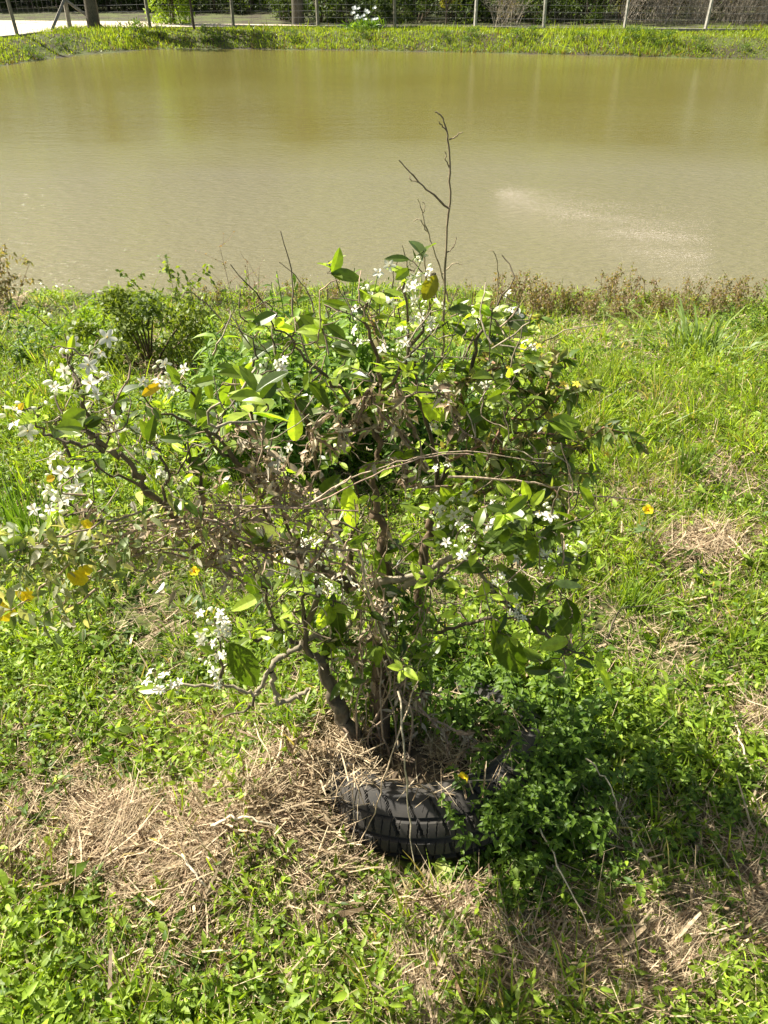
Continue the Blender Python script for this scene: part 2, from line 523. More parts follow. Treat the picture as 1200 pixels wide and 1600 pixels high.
# ------------------------------------------------------------------ turf: grass, low leafy cover and cut dry straw (uncountable)
STRAW = [(310, 1315, 380, 115, .95), (60, 1345, 280, 80, .8), (430, 1235, 170, 90, .9), (480, 1420, 220, 70, .6), (1060, 1480, 300, 150, .85), (780, 1560, 420, 110, .62), (250, 1500, 300, 80, .42), (820, 1300, 200, 60, .5),
         (900, 1400, 200, 80, .75), (700, 1420, 140, 45, .6), (1110, 850, 100, 26, 1.5), (230, 560, 60, 45, .9), (900, 520, 260, 50, .4),
         (640, 1520, 160, 70, .35), (1180, 1130, 36, 30, .8), (570, 1190, 90, 45, .7), (1130, 960, 90, 40, .3), (1030, 640, 70, 40, .3),
         (700, 900, 120, 60, .2), (1150, 700, 60, 60, .3), (330, 1140, 120, 50, .5), (1010, 760, 60, 40, .5), (20, 480, 50, 25, .9)]
GRASS = [(1030, 720, 260, 190, 1.0), (60, 650, 260, 180, .7), (380, 880, 260, 160, .9), (960, 900, 150, 90, 1.0), (750, 520, 150, 90, .8), (120, 1030, 180, 90, .5),
         (40, 1570, 160, 60, .6), (1150, 620, 160, 120, .8)]


def field(lst, x, y, base=0.0):
    v = np.full(x.shape, base, float)
    for cx, cy, rx, ry, a in lst:
        v = np.maximum(v, a * np.exp(-(((x - cx) / rx) ** 2 + ((y - cy) / ry) ** 2)))
    return v


def scatter(x0, x1):
    rows = np.arange(425, 1760)
    w = np.interp(rows, [425, 620, 920, 1600, 1760], [700, 600, 170, 150, 110])
    n = int(w.sum() * (x1 - x0) / 1960)
    px = rng.uniform(x0, x1, n); py = rng.choice(rows, n, p=w / w.sum()) + rng.random(n)
    P = gpt(px, py)
    ok = (P[:, 2] > WATER + 0.03) & (sdist(P[:, 0], P[:, 1]) < -0.04) & (P[:, 1] < 8) & (P[:, 1] > -1)
    # none inside the tyre or through its rubber
    r = np.hypot(P[:, 0] - TYRE[0], P[:, 1] - TYRE[1])
    ok &= (r > 0.29)
    return px[ok], py[ok], P[ok]


TYRE = np.array([0.125, 1.158])


def hvary(base, n, hv=.12, vv=.28):
    b = np.asarray(base)[None] * np.exp(rng.normal(0, vv, (n, 1)))
    return np.clip(b * (1 + rng.normal(0, hv, (n, 3))), 0.004, .9)


def mixcol(c0, c1, t):
    return np.asarray(c0)[None] * (1 - t[:, None]) + np.asarray(c1)[None] * t[:, None]


def up_dirs(n, lean):
    az = rng.uniform(0, 2 * math.pi, n); l = np.abs(rng.normal(0, lean, n))
    return nrm(np.stack([np.cos(az) * l, np.sin(az) * l, np.ones(n)], 1)), az


grass, cover, straw = MB(), MB(), MB()
px, py, P = scatter(-700, 1780)
SCL = 1 + .5 * sm((880 - py) / 330)
s = field(STRAW, px, py); s = np.clip(s * (.9 + .5 * wob(P[:, 0] + 9, P[:, 1] - 4, 19.0) + rng.normal(0, .15, len(px))), 0, 1.1); gw = field(GRASS, px, py, .38)
patch = wob(P[:, 0] + 3, P[:, 1], 9.0)
u = rng.random(len(px))
# grass blades
k = u < (.56 + .32 * sm((880 - py) / 330)) * gw * np.clip(1.15 - s, .08, 1) * np.clip(.75 + .5 * patch, .25, 1.3)
Q = P[k]; n_ = len(Q); sc = SCL[k]
# blades stand in tufts: pull each towards a nearby tuft centre
cell = 0.06
h = np.sin(np.floor(Q[:, 0] / cell) * 12.9 + np.floor(Q[:, 1] / cell) * 78.2) * 43758.5
hx, hy = h % 1.0, (h * 1.7) % 1.0
cx_ = (np.floor(Q[:, 0] / cell) + hx) * cell; cy_ = (np.floor(Q[:, 1] / cell) + hy) * cell
off = np.stack([Q[:, 0] - cx_, Q[:, 1] - cy_], 1)
Q[:, 0] -= off[:, 0] * .55; Q[:, 1] -= off[:, 1] * .55
d, _ = up_dirs(n_, .42)
d[:, :2] += off * 7
L = rng.uniform(.04, .11, n_) * (1 + .8 * (hx > .8)) * (1 + .5 * (sc - 1))
col = mixcol((.13, .215, .018), (.33, .43, .048), np.clip(.5 + .3 * patch[k] + rng.normal(0, .28, n_), 0, 1))
dry = rng.random(n_) < .10 + .35 * s[k]
col[dry] = np.array([.42, .35, .17])
leaves(grass, Q - [0, 0, .005], d, up_dirs(n_, 1.2)[0] * [1, 1, .2] + [0, -.5, 0], L, rng.uniform(.0022, .0048, n_) * sc ** .5, 'blade',
       col * np.exp(rng.normal(0, .25, (n_, 1))), fold=0, bend=rng.normal(0, .15, n_), grav=rng.uniform(.15, .8, n_))
# leafy cover: little sprigs of paired ovate leaves
u = rng.random(len(px))
k = u < .26 * np.clip(1.1 - .8 * gw, .2, 1) * np.clip(1.12 - s * 1.1, .10, 1) * np.clip(.8 + .6 * patch, .15, 1.4)
Q = P[k]; n_ = len(Q); sc = SCL[k]
ax, _ = up_dirs(n_, .45)
hgt = rng.uniform(.008, .055, n_) * (1 + .8 * (rng.random(n_) < .2)) * (1 + .4 * patch[k])
az0 = rng.uniform(0, 2 * math.pi, n_)
base_c = mixcol((.070, .130, .012), (.27, .37, .035), np.clip(.45 + .3 * patch[k] + rng.normal(0, .3, n_), 0, 1))
size = np.exp(rng.normal(0, .28, n_)) * (1 + .45 * (rng.random(n_) < .12))
for lv in range(5):
    t = (lv // 2 + 1) / 3.0
    az = az0 + (lv % 2) * math.pi + (lv // 2) * 1.45 + rng.normal(0, .3, n_)
    el = rng.uniform(-.2, .7, n_) + (.5 if lv == 4 else 0)
    d = np.stack([np.cos(az) * np.cos(el), np.sin(az) * np.cos(el), np.sin(el)], 1)
    L = rng.uniform(.010, .022, n_) * (1.15 - .25 * t) * sc ** .5 * size
    leaves(cover, Q + ax * (hgt * t)[:, None], d, np.array([0, 0, 1.0]) + rng.normal(0, .5, (n_, 3)), L, L * rng.uniform(.28, .48, n_), 'ovate',
           base_c * np.exp(rng.normal(0, .25, (n_, 1))), fold=.3, bend=.15, grav=.12)
# straw
u = rng.random(len(px))
k = u < np.clip(.75 - .35 * (SCL - 1) * 2, 0, 1) * np.clip(s * 1.25 + .17, 0, 1.0)
Q = np.repeat(P[k], 3, 0) + rng.normal(0, .008, (3 * k.sum(), 3)) * [1, 1, 0]; n_ = len(Q); sc = np.repeat(SCL[k], 3); sk = np.repeat(s[k], 3)
az = rng.uniform(0, 2 * math.pi, n_); el = rng.normal(.05, .24, n_)
clump = wob(Q[:, 0], Q[:, 1], 22.0)
az = np.where(rng.random(n_) < .5, az, clump * 2.5 + rng.normal(0, .35, n_))
d = np.stack([np.cos(az) * np.cos(el), np.sin(az) * np.cos(el), np.sin(el)], 1)
L = rng.uniform(.015, .09, n_) * np.where(rng.random(n_) < .12, 1.9, 1)
Q[:, 2] += rng.uniform(.0, .035, n_) * np.clip(sk + .2, 0, 1) * (1 + .7 * clump)
col = mixcol((.17, .105, .055), (.72, .58, .37), rng.random(n_) ** .8)
leaves(straw, Q - d * (L * .5)[:, None], d, np.array([0, 0, 1.0]) + rng.normal(0, .5, (n_, 3)), L, np.exp(rng.normal(-6.55, .4, n_)) * sc ** .5 * np.where(rng.random(n_) < .07, 3.2, 1), 'straw',
       hvary((1, 1, 1), n_, .04, .15) * col, fold=0, bend=rng.normal(0, .3, n_), grav=rng.normal(.0, .15, n_))
# loose straw and sprigs over the sunk left side of the tyre and inside it
n_ = 3000
a = np.where(rng.random(n_) < .7, rng.normal(math.radians(160), .38, n_), rng.uniform(0, 6.28, n_)); r = np.where((rng.random(n_) < .6) & (np.cos(a) < -.6), rng.uniform(.15, .31, n_), rng.uniform(0, .19, n_))
Q = np.stack([TYRE[0] + r * np.cos(a), TYRE[1] + r * np.sin(a), np.full(n_, float(zland(*TYRE)))], 1)
Q[:, 2] += np.where(r > .17, .10, .05) + (Q[:, 0] - TYRE[0]) * .12 - (Q[:, 1] - TYRE[1]) * .33 + rng.uniform(0, .03, n_)
Q[:, 2] = np.maximum(Q[:, 2], zland(Q[:, 0], Q[:, 1]))
az = rng.uniform(0, 6.28, n_); el = rng.normal(.1, .3, n_)
d = np.stack([np.cos(az) * np.cos(el), np.sin(az) * np.cos(el), np.sin(el)], 1); L = rng.uniform(.02, .10, n_)
leaves(straw, Q - d * (L * .5)[:, None], d, np.array([0, 0, 1.0]) + rng.normal(0, .5, (n_, 3)), L, np.exp(rng.normal(-6.3, .4, n_)), 'straw',
       mixcol((.22, .15, .08), (.62, .50, .32), rng.random(n_)), fold=0, bend=rng.normal(0, .3, n_), grav=rng.normal(.05, .15, n_))
tag(grass.build('grass', M_grass), 'bright green grass blades growing over the near bank', 'grass', kind='stuff')
tag(cover.build('ground_cover', M_leaf), 'low small leaved green ground cover around the bush', 'ground cover', kind='stuff')
tag(straw.build('straw', M_straw), 'cut dry tan straw lying in matted patches', 'straw', kind='stuff')

# grass on the far bank
fg = MB()
n = 420000
x = rng.uniform(-16, 19, n); y = rng.uniform(17, 29.5, n)
sl = rng.random(n) < .22
x = np.where(sl, rng.uniform(-15.5, -4.5, n), x); y = np.where(sl, rng.uniform(5.5, 18, n), y)
sd = sdist(x, y)
z = zland(x, y)
pxx, pyy = to_px(np.stack([x, y, z], 1))
fy = 44 + np.clip((110 - pxx) / 110, 0, 4) * 17      # the fence foot seen in the photo
k = (sd < -.10 - .22 * rng.random(n) * (wob(x, y, 2.2) > -.1)) & (sd > -4.5) & (y > 5.5) & (rng.random(n) < np.clip(.75 + .35 * wob(x, y, 1.2), .2, 1)) & ((pyy > fy) | (y < 17))
x, y, z, sd = x[k], y[k], z[k], sd[k]; n = len(x)
edge = np.clip((-sd) / .5, 0, 1)
tall = rng.random(n) < .03
d, _ = up_dirs(n, .45)
col = mixcol((.12, .19, .025), (.34, .43, .05), np.clip(edge * .6 + .25 * wob(x, y, 1.1) + rng.normal(.15, .25, n), 0, 1))
dry = rng.random(n) < .08 + .4 * (sd > -.25)
col[dry] = (.20, .15, .07)
leaves(fg, np.stack([x, y, z - .02], 1), d, up_dirs(n, 1.5)[0] * [1, 1, .3] + [0, -.4, 0], rng.uniform(.08, .24, n) * np.where(tall, 1.9, 1) * (.8 + .4 * wob(x, y, .9)), rng.uniform(.012, .028, n), 'blade',
       hvary((1, 1, 1), n, .06, .2) * col, fold=0, grav=rng.uniform(.1, .6, n))
tag(fg.build('bank_grass', M_grass), 'bright grass strip along the far bank below the fence', 'grass', kind='stuff')

# sun glint on the pond, added as tiny pale flecks
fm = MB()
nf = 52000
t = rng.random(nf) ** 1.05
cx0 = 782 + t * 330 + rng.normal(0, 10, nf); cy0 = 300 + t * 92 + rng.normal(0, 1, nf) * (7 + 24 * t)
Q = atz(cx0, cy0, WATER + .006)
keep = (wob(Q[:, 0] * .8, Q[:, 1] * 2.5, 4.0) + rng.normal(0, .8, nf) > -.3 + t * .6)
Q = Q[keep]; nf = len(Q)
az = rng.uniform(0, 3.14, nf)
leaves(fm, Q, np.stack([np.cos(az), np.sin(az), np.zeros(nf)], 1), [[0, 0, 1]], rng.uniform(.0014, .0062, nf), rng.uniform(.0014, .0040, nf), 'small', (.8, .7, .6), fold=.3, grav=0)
tag(fm.build('glint', M_glint), 'sun glint made of tiny pale flecks on the pond right of the tall twig', 'glint', kind='stuff')

# ------------------------------------------------------------------ far side: fence, posts, trees
def post_at(px, pybase, h, w, lean=0.0, col=(.24, .22, .18)):
    b = gpt(np.array(px * 1.0), np.array(pybase * 1.0))
    return b, h, w, lean, col


fence = empty('wire_fence', gpt(np.array(617.0), np.array(46.0)), 'long wire fence on pale concrete posts behind the far bank', 'fence')
posts = [(-210, 78, .09), (-90, 68, .09), (28, 57, .10), (235, 45, .10), (365, 44, .09), (497, 44, .09), (617, 45, .08), (742, 45, .085), (849, 47, .08),
         (975, 48, .07), (1101, 49, .08), (1225, 50, .08), (1350, 51, .08)]
PB = []
for px, py, w_ in posts:
    b = gpt(np.array(px * 1.0), np.array(py * 1.0)); PB.append(b)
    m = MB()
    ln = rnd.uniform(-.05, .05)
    if px == 28: ln = -.10
    if px == 1101: ln = .07
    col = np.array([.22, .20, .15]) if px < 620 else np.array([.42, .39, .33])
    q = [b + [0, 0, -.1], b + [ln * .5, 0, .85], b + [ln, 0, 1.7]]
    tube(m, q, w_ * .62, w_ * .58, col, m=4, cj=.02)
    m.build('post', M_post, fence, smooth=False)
corner = gpt(np.array(110.0), np.array(46.0))
m = MB(); tube(m, [corner - [0, 0, .1], corner + [0, 0, .9], corner + [-.03, 0, 1.75]], .085, .08, (.27, .25, .20), m=4, cj=.02)
m.build('corner_post', M_post, fence, smooth=False)
for px, py in ((80, 49.5), (163, 45.0)):
    b = gpt(np.array(px * 1.0), np.array(py * 1.0))
    m = MB(); tube(m, [b, (b + corner + [0, 0, .78]) / 2, corner + [0, 0, .78]], .055, .05, (.24, .22, .18), m=4, cj=.02)
    m.build('brace', M_post, fence, smooth=False)
wires = MB()
line = PB[:3] + [corner] + PB[3:]
for k in range(len(line) - 1):
    a_, b_ = line[k], line[k + 1]
    for hz in np.arange(.12, 1.65, .17):
        sag = [a_ + (b_ - a_) * t + [0, 0, hz - .02 * math.sin(t * math.pi)] for t in (0, .5, 1)]
        tube(wires, sag, .0035, .0035, (.2, .2, .2), m=3, cj=0)
    nseg = max(1, int(np.linalg.norm(b_ - a_) / .28))
    for i in range(1, nseg):
        p = a_ + (b_ - a_) * i / nseg
        tube(wires, [p + [0, 0, .1], p + [0, 0, .8], p + [0, 0, 1.6]], .0025, .0025, (.2, .2, .2), m=3, cj=0)
wires.build('wire_mesh', M_wire, fence)
kb = MB()
for k in range(len(line) - 1):
    a_, b_ = line[k], line[k + 1]
    n_ = nrm(np.array([-(b_ - a_)[1], (b_ - a_)[0], 0]))
    hw = .07
    zt = .07 if k > 4 else .05
    v = [a_ - n_ * hw - [0, 0, .25], a_ + n_ * hw - [0, 0, .25], a_ + n_ * hw + [0, 0, zt], a_ - n_ * hw + [0, 0, zt]]
    v += [p + (b_ - a_) for p in v]
    kb.add(v, [[0, 1, 2, 3], [7, 6, 5, 4], [0, 4, 5, 1], [1, 5, 6, 2], [2, 6, 7, 3], [3, 7, 4, 0]], (.4, .4, .35))
kb.build('concrete_footing', M_conc, fence, smooth=False)


def crown(mb, n, ctr, rad, leaf, c0, c1, nclump=26, hollow=.35, prof='small'):
    ctr = np.asarray(ctr, float); rad = np.asarray(rad, float)
    d = nrm(rng.normal(0, 1, (nclump, 3))); r = rng.uniform(hollow, 1, (nclump, 1)) ** .7
    cc = ctr + d * r * rad
    idx = rng.integers(0, nclump, n)
    cr = rng.uniform(.20, .42, nclump)[idx][:, None]
    P = cc[idx] + nrm(rng.normal(0, 1, (n, 3))) * rng.random((n, 1)) ** .45 * rad * cr
    D = nrm(rng.normal(0, 1, (n, 3)) + [0, 0, -.2])
    N = rng.normal(0, .6, (n, 3)) + [0, 0, 1]
    t = np.clip(rng.random(nclump)[idx] * .7 + rng.random(n) * .5, 0, 1)
    leaves(mb, P, D, N, leaf * rng.uniform(.6, 1.3, n), leaf * rng.uniform(.35, .6, n), prof, mixcol(c0, c1, t), fold=.1, grav=.1)
    return cc


def far_tree(name, label, cat, h, crad, c0, c1, n, group, leaf=.16, low=.25, trunk_r=.10):
    t = empty(name, (0, 0, 0), label, cat, group)
    m = MB()
    top = np.array([rnd.uniform(-.2, .2), 0, h * .75])
    tube(m, smooth_path([(0, 0, -.2), (rnd.uniform(-.1, .1), .05, h * .35), top]), trunk_r, trunk_r * .35, (.10, .075, .05), m=6)
    f_ = MB()
    cc = crown(f_, n, (0, 0, h * (.5 + low * .5)), (crad, crad * .8, h * (.5 - low * .5)), leaf, c0, c1)
    for c_ in cc[:8]:
        s_ = np.array([0, 0, h * rnd.uniform(.2, .5)])
        tube(m, smooth_path([s_, (s_ + c_) / 2 + [0, 0, .1], c_], 3), trunk_r * .4, .015, (.10, .075, .05), m=4)
    m.build('trunk', M_bark, t); f_.build('crown', M_far, t)
    return t


def dup(root, loc, rz=0.0, sc=1.0, label=None, cat=None, group=None, name=None):
    r = root.copy(); C.objects.link(r)
    r.location = loc; r.rotation_euler = (0, 0, rz); r.scale = (sc, sc, sc)
    if label: r['label'] = label
    if cat: r['category'] = cat
    if group: r['group'] = group
    for ch in list(root.children):
        c = ch.copy(); C.objects.link(c); c.parent = r
        for g_ in ch.children:
            d = g_.copy(); C.objects.link(d); d.parent = c
    return r


def place(root, loc, rz=0.0, sc=1.0):
    root.location = loc; root.rotation_euler = (0, 0, rz); root.scale = (sc, sc, sc)
    return root


G_tr = 'dark trees in the shaded row beyond the far fence'
L_tr = 'dark green tree in the shaded row beyond the wire fence'
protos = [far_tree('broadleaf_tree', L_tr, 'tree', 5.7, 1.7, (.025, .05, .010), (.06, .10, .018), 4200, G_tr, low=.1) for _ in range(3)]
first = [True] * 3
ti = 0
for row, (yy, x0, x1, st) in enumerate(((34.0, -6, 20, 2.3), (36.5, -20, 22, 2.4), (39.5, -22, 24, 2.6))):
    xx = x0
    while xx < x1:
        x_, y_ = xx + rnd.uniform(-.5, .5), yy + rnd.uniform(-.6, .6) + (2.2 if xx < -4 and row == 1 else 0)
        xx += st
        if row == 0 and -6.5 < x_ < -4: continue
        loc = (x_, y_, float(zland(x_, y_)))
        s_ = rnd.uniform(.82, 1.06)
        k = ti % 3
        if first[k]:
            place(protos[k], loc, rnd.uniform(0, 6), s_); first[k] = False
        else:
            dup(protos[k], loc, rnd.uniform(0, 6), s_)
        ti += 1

# named, distinct trees and shrubs along the fence
def put(o, px, Y, dz=0.0, rz=0, sc=1.0):
    p = at(px, 40, Y); x_ = float(p[0]); return place(o, (x_, Y, float(zland(x_, Y)) + dz), rz, sc)


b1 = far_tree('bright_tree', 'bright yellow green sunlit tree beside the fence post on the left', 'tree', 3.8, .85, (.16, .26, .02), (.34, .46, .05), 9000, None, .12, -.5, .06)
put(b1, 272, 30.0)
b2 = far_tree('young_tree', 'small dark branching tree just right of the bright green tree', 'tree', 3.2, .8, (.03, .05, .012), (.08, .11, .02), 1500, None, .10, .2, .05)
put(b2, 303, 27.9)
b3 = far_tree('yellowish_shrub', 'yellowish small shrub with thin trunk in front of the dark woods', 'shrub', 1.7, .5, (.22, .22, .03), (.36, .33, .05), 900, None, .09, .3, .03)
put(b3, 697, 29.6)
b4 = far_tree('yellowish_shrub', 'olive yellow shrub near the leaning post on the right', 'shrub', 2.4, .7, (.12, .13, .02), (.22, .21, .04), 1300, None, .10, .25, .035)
put(b4, 965, 30.5)
big = MB()
t = empty('trunk_tree', (0, 0, 0), 'thick dark tree trunk standing behind the fence brace', 'tree')
tube(big, smooth_path([(0, 0, -.2), (.03, 0, .8), (-.02, 0, 2.0), (.1, 0, 3.6)]), .21, .13, (.10, .09, .065), m=8)
big.build('trunk', M_bark, t)
f_ = MB(); crown(f_, 900, (0.1, 0, 4.1), (.8, .8, .5), .15, (.03, .06, .012), (.07, .11, .02)); f_.build('crown', M_far, t)
put(t, 146, 28.3)
t2 = dup(t, (0, 0, 0), 1.0, 1.0, 'thick pale grey trunk rising behind the fence left of the white flowers'); put(t2, 466, 29.8, rz=1.2)

# undergrowth bushes at the foot of the woods
G_un = 'dark undergrowth shrubs at the foot of the far woods'
L_un = 'low dark shrub in the shade at the foot of the far woods'


def shrub(name, label, cat, group, h, w_, c0, c1, n, leaf, nst=7):
    t = empty(name, (0, 0, 0), label, cat, group)
    s = MB(); f = MB()
    cc = crown(f, n, (0, 0, h * .5), (w_, w_, h * .52), leaf, c0, c1, 18, .3)
    for c_ in cc[:nst]:
        tube(s, smooth_path([(rnd.uniform(-.1, .1) * w_, rnd.uniform(-.1, .1) * w_, -.02), c_ * [.5, .5, .55], c_], 3), .012 * h + .002, .003, (.11, .08, .05), m=4)
    s.build('stem', M_bark, t); f.build('foliage', M_far if leaf > .05 else M_leaf, t)
    return t


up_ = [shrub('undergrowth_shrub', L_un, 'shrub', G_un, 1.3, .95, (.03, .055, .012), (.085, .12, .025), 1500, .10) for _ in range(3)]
placed = 0
for i in range(44):
    px = -160 + i * 33 + rnd.uniform(-12, 12)
    Y = 30.6 + rnd.uniform(-.3, 1.6)
    if px < 420: Y = 38.6 + rnd.uniform(-.3, .8) - max(0, (px - 150)) * .012
    if 960 < px: continue
    x_ = float(at(px, 40, Y)[0]); loc = (x_, Y, float(zland(x_, Y)) - .05)
    o = place(up_[placed], loc, rnd.uniform(0, 6), rnd.uniform(.8, 1.3)) if placed < 3 else dup(up_[placed % 3], loc, rnd.uniform(0, 6), rnd.uniform(.8, 1.3))
    o['label'] = 'low dark shrub in the shade ' + ('behind the sandy track' if px < 420 else 'behind the middle of the far fence' if px < 700 else 'behind the pale right hand fence posts')
    placed += 1


def thicket(label, px, Y, h, w_, n, group=None, col=(.30, .26, .20)):
    t = empty('bare_thicket', (0, 0, 0), label, 'dry brush', group)
    m = MB()
    for _ in range(n):
        b = np.array([rnd.uniform(-w_, w_) * .8, rnd.uniform(-.4, .4), -.05])
        a = rnd.uniform(-.7, .7); l = h * rnd.uniform(.5, 1.1)
        e = b + [math.sin(a) * l, rnd.uniform(-.3, .3), math.cos(a) * l * .9]
        mid_ = (b + e) / 2 + [rnd.uniform(-.15, .15), 0, .12]
        pt = smooth_path([b, mid_, e], 3)
        tube(m, pt, .009, .003, np.array(col) * rnd.uniform(.6, 1.3), m=3)
        for _k in range(3):
            q = pt[rnd.randrange(2, len(pt))]
            tube(m, [q, q + [rnd.uniform(-.2, .2), rnd.uniform(-.1, .1), rnd.uniform(.02, .3)], q + [rnd.uniform(-.35, .35), 0, rnd.uniform(.0, .4)]], .004, .002, np.array(col) * rnd.uniform(.6, 1.3), m=3)
    m.build('twigs', M_stem, t)
    f = MB(); crown(f, 260, (0, 0, h * .5), (w_, .5, h * .5), .07, (.10, .08, .04), (.2, .16, .07)); f.build('dry_leaves', M_far, t)
    return put(t, px, Y)


thicket('dry pale twiggy bush behind the fence left of the centre right post', 790, 29.4, 1.1, .5, 40)
th = thicket('bare pale brown brush filling the far right corner behind the fence', 1010, 31.3, 2.2, 1.2, 120, 'bare brush behind the fence at far right')
for px, Y in ((1060, 30.6), (1120, 31.2), (1170, 30.3), (1220, 31.0), (1290, 30.6), (905, 31.6), (1360, 31)):
    x_ = float(at(px, 40, Y)[0]); dup(th, (x_, Y, float(zland(x_, Y))), rnd.choice([0, math.pi]) + rnd.uniform(-.3, .3), rnd.uniform(.8, 1.1))

# dense wood behind everything, one mass
wd = MB()
n = 60000
P = np.stack([rng.uniform(-36, 38, n), rng.uniform(42, 48, n), rng.uniform(0, 1, n) ** .8 * 5.4], 1)
P[:, 2] += -.3 + .35 * wob(P[:, 0], P[:, 1], .9) * (P[:, 2] > 2)
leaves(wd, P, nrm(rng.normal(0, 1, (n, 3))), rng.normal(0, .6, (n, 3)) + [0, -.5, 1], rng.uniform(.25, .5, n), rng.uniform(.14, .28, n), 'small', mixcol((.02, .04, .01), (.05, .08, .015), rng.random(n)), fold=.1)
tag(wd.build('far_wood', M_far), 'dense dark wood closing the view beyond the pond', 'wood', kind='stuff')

# far bank weeds, stone
G_bw = 'leafy weeds along the far waterline'
bw = shrub('bank_weed', 'low dark leafy weed hanging over the far waterline', 'weed', G_bw, .5, .5, (.05, .10, .02), (.16, .24, .04), 600, .06)
for i, px in enumerate((95, 205, 52, 330, 415, 455, 560, 690, 800, 830, 905, 990, 1040, 1090, 1160, 1010, 250, 740)):
    base = atz(px, float(np.interp(px, [p[0] for p in far_px], [p[1] for p in far_px])) - 3.5, WATER)
    x_, y_ = base[0], base[1] + rnd.uniform(.0, .5); loc = (x_, y_, float(zland(x_, y_)) - .05)
    s_ = rnd.uniform(.5, 1.0) * (1.2 if px in (830, 1010, 205) else .9)
    lb_ = 'low dark leafy weed hanging over the far waterline ' + ('left of the white flowers' if px < 500 else 'right of the white flowers' if px < 860 else 'at the far right')
    o = place(bw, loc, 0, s_) if i == 0 else dup(bw, loc, rnd.uniform(0, 6), s_)
    o['label'] = lb_

# white flowering plant on the far bank
t = empty('white_flower_plant', gpt(np.array(570.0), np.array(73.0)), 'plant with a cluster of white flowers on the far bank', 'flowering plant')
f = MB(); s = MB(); L0 = np.array(t.location)
leaves(f, L0 + rng.normal(0, 1, (260, 3)) * [.25, .12, .03] + [0, 0, .08], nrm(rng.normal(0, .6, (260, 3)) + [0, 0, 1]), rng.normal(0, 1, (260, 3)), rng.uniform(.2, .42, 260), rng.uniform(.02, .05, 260), 'blade', mixcol((.08, .18, .02), (.2, .3, .04), rng.random(260)), fold=0, grav=.3)
f.build('foliage', M_grass, t)
for i in range(15):
    h_ = L0 + [rnd.uniform(-.38, .38), rnd.uniform(-.15, .15), rnd.uniform(.2, .62)]
    tube(s, [L0 + [rnd.uniform(-.1, .1), 0, 0], (L0 + h_) / 2 + [0, 0, .08], h_], .006, .004, (.12, .2, .04), m=4)
    fl = MB()
    for k in range(5):
        az = k * 1.257 + i
        leaves(fl, h_[None], [[math.cos(az), math.sin(az) * .5 - .5, .35 * math.sin(az + 1)]], [[0, -1, .4]], .075, .05, 'petal', (.80, .82, .78), fold=.1, grav=.3)
    fl.build('blossom', M_petal, t)
s.build('stem', M_stem, t)

# ------------------------------------------------------------------ the tyre planter
tyre = empty('planter_tyre', (TYRE[0], TYRE[1], float(zland(*TYRE)) - .088), 'worn black car tyre lying flat around the foot of the citrus bush', 'tyre')
RO, TH = .285, .175
TILT = (-.33, -.12)
tyre.rotation_euler = (TILT[0], TILT[1], 0)
nth = 900


def revolve(prof, groove=None):
    V = []
    th = np.arange(nth) / nth * 2 * math.pi
    for r, z in prof:
        rr = np.full(nth, r)
        if groove is not None: rr = rr - groove(th, z)
        V.append(np.stack([rr * np.cos(th), rr * np.sin(th), np.full(nth, z)], 1))
    V = np.array(V); k = len(prof)
    i = np.arange(k - 1)[:, None] * nth; j = np.arange(nth)[None]; j2 = (j + 1) % nth
    f = np.stack([i + j, i + j2, i + nth + j2, i + nth + j], -1).reshape(-1, 4)
    return V.reshape(-1, 3), f


def gfun(th, z):
    zz = (z - TH / 2) / (TH / 2)
    lat = (th * 34 / (2 * math.pi) + .8 * zz * abs(zz)) % 1.0
    w = (lat < .11) * (abs(zz) > .10) * .009
    lat2 = (th * 92 / (2 * math.pi) - .8 * zz) % 1.0
    w = np.maximum(w, (lat2 < .10) * (abs(zz) < .5) * .004)
    if any(abs(zz - g_) < .055 for g_ in (-.48, 0.02, .5)): w = np.full_like(th, .010)
    return w


ztr = np.linspace(.008, TH - .008, 44)
tp = [(RO - .034 * abs((z - TH / 2) / (TH / 2 - .008)) ** 2.6, z) for z in ztr]
m = MB(); v, f = revolve(tp, gfun)
loc = np.array(tyre.location)
m.add(v + loc, f, (.03, .03, .03)); m.build('tread', M_rubber, tyre, smooth=False)
for sgn in (0, 1):
    sp_ = [(RO - .034, .008), (RO - .042, .005), (RO - .052, .004), (RO - .056, .0065), (RO - .062, .0065), (RO - .066, .003), (.210, .004), (.195, .012), (.182, .022), (.176, .03), (.182, .040), (.205, .045), (.23, .04)]
    if sgn: sp_ = [(r, TH - z) for r, z in sp_]
    m = MB(); v, f = revolve(sp_); m.add(v + loc, f, (.03, .03, .03)); m.build('sidewall', M_rubber, tyre)
m = MB()
rr = np.linspace(0.004, .27, 16); V = []
for r in rr:
    a = np.arange(48) / 48 * 2 * math.pi
    x = r * np.cos(a); y = r * np.sin(a)
    V.append(np.stack([x, y, .115 + .015 * wob(x, y, 30) + .02 * np.cos(r / .27 * 1.5)], 1))
V = np.array(V).reshape(-1, 3) + loc
i = np.arange(15)[:, None] * 48; j = np.arange(48)[None]
m.add(V, np.stack([i + j, i + (j + 1) % 48, i + 48 + (j + 1) % 48, i + 48 + j], -1).reshape(-1, 4), (.05, .04, .03))
m.v[-1][:, 2] += .02 * wob(m.v[-1][:, 0], m.v[-1][:, 1], 14)
so_ = m.build('planter_soil', M_soil, loc=loc); so_.rotation_euler = tyre.rotation_euler
tag(so_, 'dark soil filling the hole of the tyre', 'soil', kind='stuff')

# ------------------------------------------------------------------ the citrus bush
BASE = np.array([-.015, 1.24, .10])
bush = empty('citrus_bush', BASE, 'white blossoming citrus bush growing out of the old tyre', 'bush')
BK = np.array([.115, .092, .060]); BKL = np.array([.26, .22, .15]); BKR = np.array([.15, .105, .065])
NODES = []          # (point, radius) of the skeleton


